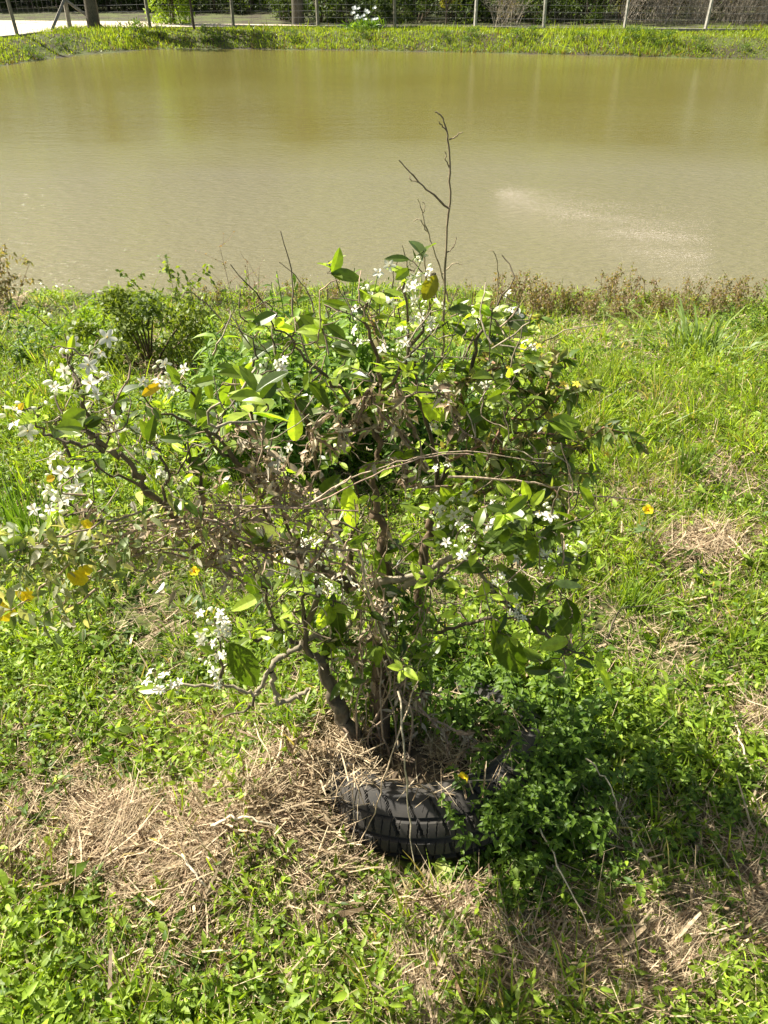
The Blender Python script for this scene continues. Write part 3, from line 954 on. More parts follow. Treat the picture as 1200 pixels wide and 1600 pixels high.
def pxpath(pts, sub=4):
    return smooth_path([at(p[0], p[1], p[2]) for p in pts], sub)


def zc(P):
    return float((np.asarray(P) - CAM) @ FW)


def limb(mb, pts, w0, w1, col, jit=.0022, knob=.25, keep=True, sub=4):
    """w0,w1 = thickness in photo pixels at each end"""
    P = pxpath(pts, sub)
    kk_ = .92 if w0 > 22 else .72
    r0 = kk_ * w0 / 2 * zc(P[0]) / F; r1 = kk_ * w1 / 2 * zc(P[-1]) / F
    P = tube(mb, P, r0, max(r1, .0008), col, m=8 if w0 > 12 else 6, jit=jit * 1.5, knob=knob * 1.6)
    if keep:
        for i, p in enumerate(P): NODES.append((p, r0 + (r1 - r0) * i / len(P)))
    return P


trunks = [
    ([(592, 1215, 1.17), (566, 1170, 1.17), (538, 1120, 1.18), (515, 1075, 1.19), (500, 1030, 1.19)], 34, 19, BK),
    ([(604, 1220, 1.19), (594, 1100, 1.21), (598, 1010, 1.23), (602, 945, 1.26), (597, 870, 1.27), (590, 800, 1.28)], 32, 14, BKR),
    ([(620, 1215, 1.21), (628, 1080, 1.26), (648, 985, 1.32), (655, 930, 1.33), (668, 860, 1.35), (676, 800, 1.36)], 24, 11, BKR),
    ([(598, 1200, 1.23), (578, 1090, 1.29), (560, 960, 1.36), (540, 860, 1.38), (520, 780, 1.39)], 18, 9, BK),
]
for pts, a, b, c in trunks:
    m = MB(); limb(m, pts, a, b, c, jit=.0032, knob=.10, sub=5); m.build('trunk', M_bark, bush)

limbs = [
    # pale limbs forking right from the main stem
    ([(585, 912, 1.22), (640, 900, 1.20), (690, 880, 1.18), (728, 860, 1.16), (752, 838, 1.15), (790, 812, 1.14)], 15, 5, BKL),
    ([(612, 922, 1.23), (668, 906, 1.20), (705, 886, 1.18), (748, 866, 1.15), (775, 850, 1.13)], 12, 4, BKL),
    ([(655, 990, 1.3), (700, 985, 1.24), (750, 970, 1.2), (800, 965, 1.17), (840, 975, 1.15)], 9, 3, BK),
    ([(765, 915, 1.16), (800, 950, 1.15), (830, 975, 1.15), (860, 1000, 1.14), (900, 1020, 1.13), (930, 1030, 1.12)], 11, 3, BK),
    ([(740, 866, 1.16), (765, 915, 1.16), (790, 935, 1.16)], 8, 5, BKL),
    # long left limb
    ([(560, 930, 1.24), (500, 885, 1.20), (440, 862, 1.17), (370, 845, 1.13), (310, 826, 1.10), (250, 790, 1.07), (228, 757, 1.06), (200, 722, 1.05), (165, 698, 1.04), (141, 684, 1.03)], 16, 9, BK),
    ([(141, 684, 1.03), (137, 652, 1.03), (128, 615, 1.02), (112, 575, 1.01), (98, 555, 1.0)], 10, 5, BK),
    ([(172, 705, 1.04), (130, 695, 1.03), (90, 690, 1.02), (62, 672, 1.01), (45, 650, 1.0)], 9, 4, BK),
    ([(232, 765, 1.06), (190, 745, 1.05), (145, 722, 1.04), (118, 715, 1.03)], 6, 3, BK),
    ([(230, 880, 1.10), (175, 820, 1.07), (140, 808, 1.05), (112, 790, 1.04), (95, 770, 1.04)], 8, 4, BK),
    ([(330, 828, 1.10), (250, 815, 1.08), (175, 820, 1.07)], 9, 7, BK),
    # lower left, grey and kinked
    ([(560, 960, 1.27), (530, 990, 1.24), (492, 995, 1.21), (462, 1012, 1.19), (436, 1030, 1.18), (422, 1050, 1.17), (404, 1074, 1.16), (392, 1084, 1.155), (372, 1074, 1.15), (330, 1070, 1.14), (272, 1072, 1.12)], 13, 5, BKL),
    ([(424, 1050, 1.17), (430, 1085, 1.165), (438, 1096, 1.165), (462, 1092, 1.17), (482, 1080, 1.17)], 11, 9, BKL),
    ([(400, 1080, 1.16), (390, 1110, 1.155), (350, 1116, 1.15)], 7, 3, BK),
    ([(480, 1000, 1.20), (474, 950, 1.19), (466, 900, 1.18), (455, 850, 1.17), (440, 800, 1.16), (425, 740, 1.15)], 9, 4, BK),
    ([(465, 1005, 1.19), (430, 985, 1.17), (404, 1000, 1.16), (385, 985, 1.15)], 9, 5, BK),
    ([(430, 985, 1.17), (420, 940, 1.17), (405, 905, 1.16), (396, 890, 1.16)], 8, 4, BK),
    ([(348, 1068, 1.14), (346, 1020, 1.13), (340, 985, 1.12), (336, 965, 1.12)], 7, 3, BK),
    ([(500, 1030, 1.19), (478, 1010, 1.19), (492, 930, 1.18), (500, 870, 1.17), (530, 820, 1.17)], 14, 5, BK),
    # upper stems
    ([(590, 800, 1.28), (584, 740, 1.29), (592, 680, 1.30), (596, 620, 1.31), (586, 560, 1.32), (572, 505, 1.33), (560, 480, 1.33)], 13, 4, BKR),
    ([(676, 800, 1.36), (684, 730, 1.36), (668, 660, 1.36), (650, 600, 1.36), (640, 540, 1.36), (636, 470, 1.36), (622, 425, 1.36)], 10, 4, BK),
    ([(592, 690, 1.30), (560, 640, 1.28), (520, 600, 1.26), (480, 560, 1.24), (452, 530, 1.23), (418, 500, 1.22)], 9, 3, BK),
    ([(520, 780, 1.39), (496, 720, 1.37), (478, 660, 1.34), (455, 610, 1.31), (430, 565, 1.28)], 11, 4, BK),
    ([(680, 780, 1.36), (700, 720, 1.33), (712, 650, 1.31), (730, 590, 1.30), (748, 530, 1.29), (772, 500, 1.28)], 12, 4, BK),
    ([(700, 720, 1.33), (750, 690, 1.28), (800, 680, 1.25), (850, 670, 1.22), (880, 668, 1.21)], 9, 3, BKR),
    ([(640, 540, 1.36), (665, 500, 1.35), (672, 460, 1.34), (680, 430, 1.33)], 8, 3, BK),
    ([(440, 862, 1.17), (400, 780, 1.13), (370, 720, 1.11), (335, 680, 1.10), (290, 660, 1.08), (235, 640, 1.06)], 11, 4, BK),
    ([(370, 720, 1.11), (330, 690, 1.11), (305, 625, 1.10), (280, 600, 1.09), (265, 590, 1.08)], 8, 3, BK),
    ([(335, 680, 1.10), (350, 640, 1.10), (358, 620, 1.10)], 5, 3, BK),
    ([(250, 790, 1.07), (262, 740, 1.07), (240, 700, 1.07), (224, 680, 1.07)], 7, 3, BK),
    ([(310, 826, 1.10), (318, 770, 1.10), (300, 730, 1.09), (288, 690, 1.09)], 10, 4, BK),
    ([(165, 698, 1.04), (178, 670, 1.04), (176, 630, 1.04)], 5, 2, BK),
    ([(110, 715, 1.03), (95, 665, 1.03), (90, 655, 1.03)], 6, 4, BK),
    ([(540, 860, 1.36), (560, 790, 1.30), (548, 740, 1.27)], 8, 4, BK),
    ([(790, 812, 1.14), (830, 800, 1.13), (862, 806, 1.12), (885, 800, 1.12)], 6, 3, BK),
    ([(790, 812, 1.14), (800, 790, 1.13), (780, 770, 1.13)], 5, 3, BK),
    ([(596, 620, 1.31), (630, 570, 1.31), (660, 530, 1.31), (700, 500, 1.31)], 9, 3, BK),
]
for pts, a, b, c in limbs:
    m = MB(); limb(m, pts, a, b, c); m.build('branch', M_bark, bush)

MAT_SHADE = np.array([.055, .090, .010]); MID = np.array([.14, .20, .020]); YNG_LIT = np.array([.34, .44, .050]); YEL = np.array([.55, .36, .02])  # mature and young greens; leaf shade and backlight also put into the colour
LV = MB(); TW = MB()


def depth_for(px, py):
    """depth of the crown at a photo pixel: that of the skeleton nearby"""
    best = None
    P = np.array([n[0] for n in NODES]); x, y = to_px(P)
    i = np.argmin((x - px) ** 2 + (y - py) ** 2)
    return P[i, 1]


def twig_to(p):
    P = np.array([n[0] for n in NODES]); R = np.array([n[1] for n in NODES])
    d = np.linalg.norm(P - p, axis=1) + .25 * np.maximum(P[:, 2] - p[2], 0)
    i = int(np.argmin(d)); q = P[i]
    if d[i] < .012: return q
    midp = (q + p) / 2 + np.array([rnd.gauss(0, .008), rnd.gauss(0, .008), -.12 * np.linalg.norm(p - q)])
    pt = smooth_path([q, midp, p], 4)
    r0 = min(R[i] * .7, .0022 + .008 * d[i])
    tube(TW, pt, r0, .0011, (BK if rnd.random() < .7 else np.array([.10, .14, .03])) * rnd.uniform(.8, 1.3), m=5, jit=.0012, knob=.3)
    for k, a in enumerate(pt[1:]): NODES.append((a, r0 * .8))
    return q


def hand_leaf(x0, y0, x1, y1, w, col, face=.5, tip=0.0, fold=.35, mid=.25):
    """a leaf whose base and tip are seen at two photo pixels; face = how far it turns to the viewer"""
    Y = depth_for(x0, y0) - rnd.uniform(.0, .05)
    a = at(x0, y0, Y); b = at(x1, y1, Y + tip)
    twig_to(a)
    D = b - a; L = np.linalg.norm(D)
    view = nrm(CAM - (a + b) / 2)
    N = nrm(view * face + np.array([0, 0, 1]) * (1 - face) + rng.normal(0, .12, 3))
    leaves(LV, a[None], D[None], N[None], L * 1.04, w * zc(a) / F, 'citrus', np.asarray(col) * math.exp(rnd.gauss(0, .12)), fold=fold, bend=.08, grav=.03, mid=mid)


HL = [  # x0 y0 x1 y1 width colour face
    (357, 1004, 402, 1072, 46, MAT_SHADE, .9), (768, 980, 820, 1052, 46, MAT_SHADE, .9), (366, 588, 352, 634, 34, MID, .9), (461, 690, 460, 640, 25, YNG_LIT, .9),
    (542, 756, 552, 828, 30, YNG_LIT, .9), (532, 742, 490, 790, 28, MAT_SHADE, .8), (682, 618, 628, 606, 17, YNG_LIT, .8), (690, 660, 662, 622, 30, YNG_LIT, .9),
    (686, 660, 706, 620, 22, YNG_LIT, .9), (682, 430, 662, 468, 26, np.array([.22, .20, .02]), .9), (222, 618, 254, 597, 15, YEL, .8),
    (432, 490, 392, 506, 20, MAT_SHADE, .7), (786, 888, 838, 938, 30, MAT_SHADE, .8), (846, 948, 838, 992, 27, MAT_SHADE, .9), (885, 935, 900, 976, 26, MAT_SHADE, .9),
    (890, 1000, 844, 1012, 22, YNG_LIT, .7), (928, 1030, 962, 1086, 18, YNG_LIT, .7), (862, 912, 910, 914, 15, np.array([.30, .36, .16]), .5),
    (852, 832, 910, 816, 24, MID, .7), (852, 682, 906, 664, 24, MID, .7), (520, 938, 498, 984, 27, YNG_LIT, .9), (572, 992, 602, 950, 28, YNG_LIT, .9),
    (578, 922, 628, 926, 26, MAT_SHADE, .9), (532, 1000, 524, 948, 24, MAT_SHADE, .9), (412, 930, 360, 952, 20, YNG_LIT, .7), (385, 888, 402, 930, 27, MAT_SHADE, .9),
    (752, 938, 760, 904, 18, YNG_LIT, .8), (640, 406, 602, 402, 14, MAT_SHADE, .6), (640, 420, 618, 436, 16, MID, .8), (740, 486, 700, 482, 20, MAT_SHADE, .6),
    (790, 498, 822, 492, 18, MAT_SHADE, .8), (700, 780, 722, 744, 20, YNG_LIT, .6), (730, 775, 746, 742, 20, YNG_LIT, .6), (735, 780, 764, 764, 18, YNG_LIT, .6),
    (700, 785, 690, 762, 18, YNG_LIT, .6), (718, 800, 688, 812, 18, YNG_LIT, .6), (740, 796, 772, 800, 16, YNG_LIT, .6), (825, 782, 818, 752, 16, YNG_LIT, .8),
    (830, 790, 850, 766, 16, YNG_LIT, .8), (850, 800, 890, 796, 14, YNG_LIT, .6), (770, 826, 756, 866, 34, MAT_SHADE, .9), (800, 824, 790, 868, 36, MAT_SHADE, .9),
    (822, 830, 834, 878, 24, MID, .9), (800, 834, 812, 802, 20, MID, .9), (715, 830, 680, 846, 20, MAT_SHADE, .8), (760, 888, 710, 884, 20, MAT_SHADE, .8),
    (730, 650, 742, 700, 24, MAT_SHADE, .9), (745, 640, 762, 672, 24, MAT_SHADE, .8), (720, 660, 700, 690, 22, MAT_SHADE, .8), (890, 968, 872, 992, 26, MAT_SHADE, .9),
    (735, 590, 742, 564, 22, YNG_LIT, .9), (440, 690, 385, 684, 20, MAT_SHADE, .7), (430, 670, 378, 658, 22, MAT_SHADE, .7), (338, 660, 290, 640, 20, MID, .6),
    (325, 650, 278, 642, 14, YNG_LIT, .6), (236, 690, 220, 656, 16, MID, .9), (232, 690, 240, 650, 18, MAT_SHADE, .9), (285, 688, 250, 684, 14, MAT_SHADE, .6),
    (320, 724, 290, 718, 16, MAT_SHADE, .7), (112, 552, 88, 536, 18, YNG_LIT, .8), (110, 550, 114, 524, 12, YNG_LIT, .8), (134, 600, 138, 572, 14, YNG_LIT, .8),
    (44, 640, 46, 612, 10, YNG_LIT, .8), (30, 640, 36, 630, 10, YEL, .8), (115, 740, 80, 716, 16, YNG_LIT, .8), (110, 748, 142, 728, 18, MAT_SHADE, .6), (108, 745, 130, 724, 12, YNG_LIT, .6),
    (86, 745, 72, 750, 12, YEL, .8), (250, 1075, 216, 1078, 16, YNG_LIT, .7), (272, 1074, 262, 1092, 12, YNG_LIT, .7), (336, 1020, 312, 1010, 14, MID, .7),
    (350, 985, 300, 988, 16, YNG_LIT, .6), (440, 850, 404, 812, 20, np.array([.3, .34, .2]), .9), (425, 880, 402, 836, 16, MID, .8),
    (520, 990, 505, 1030, 18, MAT_SHADE, .8), (560, 1010, 590, 1012, 16, MAT_SHADE, .7), (545, 1030, 575, 1050, 16, MID, .7), (640, 850, 650, 880, 18, MAT_SHADE, .8),
    (600, 905, 588, 860, 16, MAT_SHADE, .8), (690, 850, 660, 845, 16, MID, .7), (560, 745, 600, 722, 26, MID, .7), (520, 690, 480, 690, 16, YNG_LIT, .7),
    (500, 700, 520, 682, 14, MID, .6), (280, 600, 262, 570, 16, MID, .8), (300, 602, 340, 590, 16, MID, .6), (300, 640, 312, 600, 18, MID, .7),
    (330, 625, 322, 590, 14, MID, .8), (575, 470, 560, 448, 12, MID, .8), (505, 520, 470, 492, 20, MID, .7), (460, 520, 490, 488, 18, MAT_SHADE, .7),
    (545, 480, 505, 470, 14, MID, .7), (560, 540, 530, 560, 18, MAT_SHADE, .8), (540, 530, 510, 505, 18, MAT_SHADE, .7), (620, 560, 650, 590, 16, YNG_LIT, .7),
    (700, 1000, 676, 1030, 16, MID, .7), (860, 1030, 846, 1055, 16, MAT_SHADE, .8), (905, 760, 930, 790, 16, MID, .7), (790, 1000, 770, 985, 14, MAT_SHADE, .8),
]
for h in HL: hand_leaf(*h)

# further leaf clusters spread through the crown
CL = [(405, 515), (470, 500), (500, 480), (540, 470), (600, 500), (650, 470), (610, 440), (720, 500), (745, 520), (600, 560), (560, 590), (520, 560),
      (480, 600), (440, 600), (400, 580), (400, 640), (350, 650), (310, 680), (260, 700), (230, 660), (330, 740), (300, 780), (420, 730), (450, 780),
      (500, 740), (520, 800), (560, 700), (600, 660), (640, 640), (680, 700), (720, 690), (760, 640), (780, 600), (740, 620), (800, 640), (830, 690),
      (870, 700), (800, 730), (700, 750), (760, 760), (860, 780), (890, 830), (840, 850), (880, 880), (860, 900), (820, 900), (770, 850), (720, 840),
      (660, 780), (640, 720), (700, 920), (760, 960), (820, 980), (850, 1000), (880, 1030), (910, 1010), (520, 860), (560, 880), (480, 900), (500, 980),
      (550, 960), (440, 940), (410, 960), (380, 980), (450, 1000), (540, 1000), (590, 980), (400, 880), (430, 840), (170, 640), (130, 590),
      (110, 640), (150, 660), (110, 790), (190, 720), (140, 700), (690, 560), (715, 560), (760, 540), (800, 520), (660, 560), (640, 600), (570, 640),
      (500, 640), (460, 570), (430, 520), (540, 620), (610, 720), (560, 800), (640, 840), (680, 820), (720, 790), (800, 790), (830, 820), (750, 800), (380, 600), (590, 460), (655, 430), (480, 930), (530, 930), (560, 920), (620, 880), (640, 940), (660, 980), (520, 1010), (560, 1030), (600, 1030), (640, 1020), (480, 970), (690, 960), (450, 900), (610, 960), (540, 880), (580, 860)]
GOLD = []
CLR = [c for c in CL if c[0] > 660]
for (cx0, cy0) in CL * 3 + CLR * 2:
    px, py = cx0 + rnd.gauss(0, 22), cy0 + rnd.gauss(0, 22)
    Y = depth_for(px, py) + rnd.gauss(0, .07)
    p = at(px, py, Y)
    q = twig_to(p)
    out = nrm(p - q + 1e-4 + np.array([0, 0, .02]))
    n = rnd.choice([2, 3, 4, 4])
    young = rnd.random() < .5
    for k in range(n):
        az = rnd.uniform(0, 6.28)
        D = out * .7 + np.array([math.cos(az), math.sin(az), rnd.uniform(-.5, .5)])
        c = (YNG_LIT if young else (MAT_SHADE if rnd.random() < .4 else MID)) * math.exp(rnd.gauss(0, .2))
        L = rnd.uniform(.026, .052) if not young else rnd.uniform(.020, .038)
        leaves(LV, p[None] - out * rnd.uniform(0, .02), D[None], (rng.normal(0, .55, 3) + [0, -.25, 1])[None], L, L * rnd.uniform(.38, .5), 'citrus', c,
               fold=.35, bend=rnd.uniform(0, .25), grav=.12, mid=.2)
# bare fine twigs filling the crown
for (cx0, cy0) in CL * 3:
    px, py = cx0 + rnd.gauss(0, 26), max(495, cy0 + rnd.gauss(0, 26))
    p = at(px, py, depth_for(px, py) + rnd.gauss(0, .06))
    a = p + rng.normal(0, .028, 3) + [0, 0, .015]; b = a + rng.normal(0, .022, 3) + [0, 0, .02]
    P = smooth_path([p, a, b], 4)
    c = rnd.choice([BK, BK * 1.5, BKL * 1.2, np.array([.34, .25, .17])])
    tube(TW, P, .0014, .0007, c, m=4, jit=.0015, knob=.3)
tw = TW.build('twigs', M_bark, bush)
LV.build('foliage', M_citrus, bush)

# blossom sprays
WHT = np.array([.90, .87, .74])


def flower(mb, c, axis, s, open_=1.0):
    axis = nrm(np.asarray(axis, float)); x = nrm(np.cross(axis, [.2, .3, .9])); y = np.cross(axis, x)
    a0 = rnd.uniform(0, 6)
    for k in range(5):
        a = a0 + k * 1.2566 + rnd.gauss(0, .12)
        o = x * math.cos(a) + y * math.sin(a)
        D = o * open_ + axis * rnd.uniform(.25, .6)
        leaves(mb, (c + o * s * .05)[None], D[None], (axis - o * .5)[None], s, s * .58, 'petal', WHT * rnd.uniform(.9, 1), fold=.5, bend=.45, grav=0)
    blob(mb, c + axis * s * .25, (s * .11, s * .11, s * .3), (.75, .70, .35), 5, 3, axis)
    blob(mb, c + axis * s * .58, (s * .09, s * .09, s * .09), (.70, .50, .08), 5, 2, axis)


FL = [(108, 556, 4, 1.2), (134, 572, 2, 1.0), (104, 600, 3, .9), (148, 600, 2, .8), (38, 650, 3, 1.2), (97, 738, 3, 1.2), (92, 768, 5, 1.3), (72, 776, 2, 1.1), (120, 762, 3, 1.1),
      (262, 590, 4, .9), (268, 604, 2, .8), (212, 702, 3, 1.0), (250, 748, 2, .9), (434, 574, 4, .9), (560, 500, 3, .9), (582, 458, 3, .9), (648, 420, 4, 1.0),
      (660, 480, 4, .9), (672, 492, 3, .9), (640, 484, 2, .8), (735, 505, 4, .9), (778, 494, 4, 1.0), (792, 498, 2, .8), (628, 544, 4, 1.0), (690, 614, 3, .9), (692, 660, 2, .8),
      (704, 590, 3, .9), (745, 604, 3, .9), (728, 790, 6, 1.4), (715, 802, 3, 1.2), (740, 802, 3, 1.0), (850, 792, 3, 1.2), (795, 780, 2, .9), (760, 838, 3, 1.0), (725, 850, 3, .9),
      (858, 872, 3, 1.1), (490, 858, 5, 1.1), (478, 876, 5, 1.1), (500, 845, 4, 1.0), (465, 886, 3, 1.0), (527, 920, 4, 1.1), (545, 930, 3, 1.1), (538, 908, 3, .9),
      (340, 970, 4, 1.1), (330, 985, 4, 1.1), (345, 1000, 3, 1.0), (338, 1028, 4, 1.0), (348, 1056, 3, .9), (245, 1060, 4, 1.0), (272, 1068, 2, .8), (430, 722, 3, .8),
      (440, 712, 3, .8), (800, 938, 3, .8), (812, 962, 3, .8), (785, 905, 2, .7), (880, 860, 2, .8), (500, 905, 3, .8), (178, 656, 3, .8), (830, 540, 2, .8), (700, 720, 2, .8), (870, 700, 2, .7)]
for (x, y, n, s_) in FL:
    m = MB()
    Y = depth_for(x, y) - .02
    if x < 160 and n > 2: n -= 1
    c0 = at(x, y, Y)
    q = twig_to(c0) if False else c0
    for k in range(n + 1):
        c = c0 + rng.normal(0, .0095 * s_ * math.sqrt(n), 3)
        ax = nrm(np.array([0, 0, 1.6]) - c) * .5 + rng.normal(0, .5, 3) + [-.25, 0, .5]
        flower(m, c, ax, .0096 * s_ * rnd.uniform(.85, 1.15), rnd.uniform(.7, 1.1))
        tube(m, [c0 - [0, 0, .012], (c0 + c) / 2 - [0, 0, .006], c], .0009, .0009, (.2, .28, .06), m=4)
    for k in range(n + 4):
        c = c0 + rng.normal(0, .013 * s_, 3)
        blob(m, c, np.array([.0028, .0028, .0050]) * s_ * rnd.uniform(.7, 1.2), WHT * [.95, 1, .85], 6, 4, rng.normal(0, 1, 3))
    m.build('blossom_cluster', M_petal, bush)

# ------------------------------------------------------------------ scrambling weeds and dead vines tangled through the bush
def scramble(name, label, cat, paths, leafcol, nleaf, Llen, stemcol, wpx=4, ratio=.35, droop=.3, group=None, mat=None, prof='lance', spread=.6, jit=.004):
    t = empty(name, at(*paths[0][0]), label, cat, group)
    s = MB(); f = MB()
    for pts in paths:
        P = pxpath(pts, 5)
        r = wpx / 2 * zc(P[0]) / F
        P = tube(s, P, r, r * .4, np.asarray(stemcol) * rnd.uniform(.8, 1.2), m=5, jit=min(jit * .4, .0025), knob=.2)
        seg = np.linalg.norm(np.diff(P, axis=0), axis=1).sum()
        n = max(3, int(nleaf * seg))
        u = rng.random(n) * (len(P) - 1); i = u.astype(int); fr_ = (u - i)[:, None]
        Q = P[i] * (1 - fr_) + P[np.minimum(i + 1, len(P) - 1)] * fr_
        T = nrm(P[np.minimum(i + 1, len(P) - 1)] - P[i] + 1e-6)
        D = T * .5 + nrm(rng.normal(0, 1, (n, 3))) * (spread + .4) - np.array([0, 0, droop])
        Q = Q + rng.normal(0, jit, (n, 3))
        L = Llen * rng.uniform(.5, 1.3, n)
        cols = np.array([leafcol[k] for k in rng.integers(0, len(leafcol), n)]) * np.exp(rng.normal(0, .25, (n, 1)))
        leaves(f, Q, D, rng.normal(0, .7, (n, 3)) + [0, 0, 1], L, L * ratio * rng.uniform(.7, 1.3, n), prof, cols, fold=.4, bend=rng.normal(.1, .35, n), grav=.15)
    s.build('stem', M_stem, t); f.build('foliage', mat or M_leaf, t)
    return t


def wander(x0, y0, Y0, x1, y1, Y1, n=5, a=18):
    out = []
    for i in range(n):
        t = i / (n - 1)
        out.append((x0 + (x1 - x0) * t + (rnd.gauss(0, a) if 0 < i < n - 1 else 0), y0 + (y1 - y0) * t + (rnd.gauss(0, a) if 0 < i < n - 1 else 0) - a * .8 * math.sin(t * 3.14), Y0 + (Y1 - Y0) * t + rnd.gauss(0, .015)))
    return out


DEAD = [(.34, .27, .17), (.46, .38, .26), (.24, .17, .11), (.58, .50, .37)]
GREY = [(.24, .27, .14), (.36, .37, .24), (.18, .23, .09), (.42, .39, .29)]
DULL = [(.12, .18, .035), (.22, .27, .07), (.30, .32, .14), (.10, .16, .03)]
REDST = (.22, .13, .08)
scramble('dead_vine', 'dry brown dead vine matted across the left limb of the bush', 'dead vine',
         [wander(560, 900, 1.15, 240, 830, 1.02), wander(520, 840, 1.12, 380, 700, 1.08), wander(480, 820, 1.1, 300, 800, 1.03), wander(430, 870, 1.1, 200, 860, 1.0),
          wander(560, 860, 1.1, 330, 900, 1.03), wander(450, 800, 1.1, 390, 650, 1.1), wander(420, 760, 1.1, 340, 860, 1.05), wander(400, 720, 1.09, 480, 780, 1.1), wander(300, 860, 1.04, 150, 830, 1.0),
          wander(380, 880, 1.08, 250, 900, 1.02), wander(500, 770, 1.12, 360, 760, 1.06), wander(340, 800, 1.06, 230, 870, 1.0), wander(600, 920, 1.2, 640, 1180, 1.2), wander(590, 950, 1.2, 560, 1170, 1.2)],
         DEAD, 240, .024, (.36, .28, .19), 3.5, .3, .1, mat=M_straw, jit=.013)
scramble('dead_vine', 'pale curled dead leaves hanging in the middle of the bush', 'dead vine',
         [wander(660, 720, 1.3, 500, 620, 1.25), wander(560, 660, 1.25, 700, 620, 1.25), wander(640, 700, 1.26, 540, 690, 1.24), wander(700, 760, 1.3, 560, 730, 1.22), wander(620, 600, 1.3, 650, 760, 1.28),
          wander(520, 640, 1.28, 470, 740, 1.25), wander(700, 640, 1.27, 780, 730, 1.22), wander(660, 1080, 1.2, 700, 1180, 1.12), wander(640, 1050, 1.2, 720, 1200, 1.1)],
         DEAD, 230, .024, (.28, .2, .15), 5, .32, .2, mat=M_straw)
scramble('dead_vine', 'thin brown dead stems climbing the trunks above the tyre', 'dead vine',
         [wander(590 + rnd.uniform(-35, 50), 1210, 1.16, 600 + rnd.uniform(-90, 90), rnd.uniform(760, 1000), 1.2, 6, 16) for _ in range(10)],
         DEAD, 30, .022, (.34, .25, .17), 3.2, .3, .6, mat=M_straw)
scramble('creeping_weed', 'small leaved green creeper among the trunk bases', 'weed',
         [wander(590 + rnd.uniform(-50, 60), 1200, 1.2, 600 + rnd.uniform(-130, 150), rnd.uniform(860, 1080), 1.25, 5, 24) for _ in range(26)],
         [(.07, .14, .015), (.16, .25, .03), (.22, .32, .04)], 120, .026, (.16, .18, .06), 3, .38, .2)
vr = scramble('yellow_flowered_weed', 'scrambling weed with small dull leaves and reddish stems over the right of the bush', 'weed',
              [wander(700, 760, 1.3, 960, 670, 1.15), wander(690, 700, 1.3, 930, 600, 1.2), wander(720, 640, 1.3, 900, 560, 1.25), wander(700, 720, 1.25, 940, 740, 1.12), wander(740, 770, 1.25, 1010, 700, 1.1),
               wander(760, 560, 1.35, 900, 630, 1.2), wander(800, 740, 1.2, 860, 560, 1.25), wander(760, 720, 1.2, 800, 560, 1.3), wander(780, 700, 1.2, 920, 700, 1.15), wander(700, 600, 1.3, 860, 610, 1.25),
               wander(820, 760, 1.2, 900, 820, 1.1), wander(600, 560, 1.4, 560, 470, 1.45), wander(740, 570, 1.4, 850, 500, 1.4)],
              DULL + [(.28, .24, .12)], 360, .024, REDST, 4.5, .4, .1)
for (x, y) in ((840, 540), (880, 600), (870, 650), (948, 710), (908, 750), (796, 576), (900, 600)):
    m = MB(); flower(m, at(x, y, 1.18), (0, -.4, 1), .007)
    m.c = [c * [1, .82, .12] for c in m.c]; m.build('blossom', M_petal, vr)
vl = scramble('yellow_flowered_weed', 'greyish weed arching in from the left with drooping leaves and yellow flowers', 'weed',
              [[(420, 850, 1.1), (300, 795, 1.0), (200, 808, .92), (100, 840, .85), (0, 870, .80), (-90, 900, .76)],
               [(380, 900, 1.08), (250, 860, 1.0), (150, 850, .90), (60, 880, .84), (-40, 930, .8)],
               [(300, 860, 1.02), (200, 870, .95), (120, 920, .90), (60, 970, .86)], [(200, 820, .94), (120, 850, .88), (30, 850, .83), (-60, 860, .8)],
               [(240, 880, .98), (160, 900, .92), (90, 905, .88), (20, 900, .84)], [(140, 860, .9), (60, 860, .86), (-20, 880, .82)], [(180, 840, .93), (60, 840, .86), (-30, 845, .82)],
               [(120, 870, .89), (50, 930, .86), (0, 960, .84)], [(150, 920, .92), (110, 950, .89), (90, 975, .88)]],
              GREY + [(.14, .20, .06)], 360, .021, (.34, .25, .18), 4, .38, .35, jit=.016)
YF = [(62, 868, 1.1), (122, 902, 1.5), (134, 890, 1.0), (40, 928, 1.4), (6, 955, 1.9), (-6, 940, 1.3), (136, 818, .8)]
for (x, y, s_) in YF:
    m = MB()
    for k in range(5):
        c = at(x, y, .86); a = k * 1.2566
        leaves(m, c[None], [[math.cos(a) * .8, -.35, math.sin(a) * .8]], [[0, -1, .5]], .0095 * s_, .0095 * s_, 'petal', (.86, .68, .02), fold=.25, bend=.4, grav=0)
    m.build('blossom', M_petal, vl)
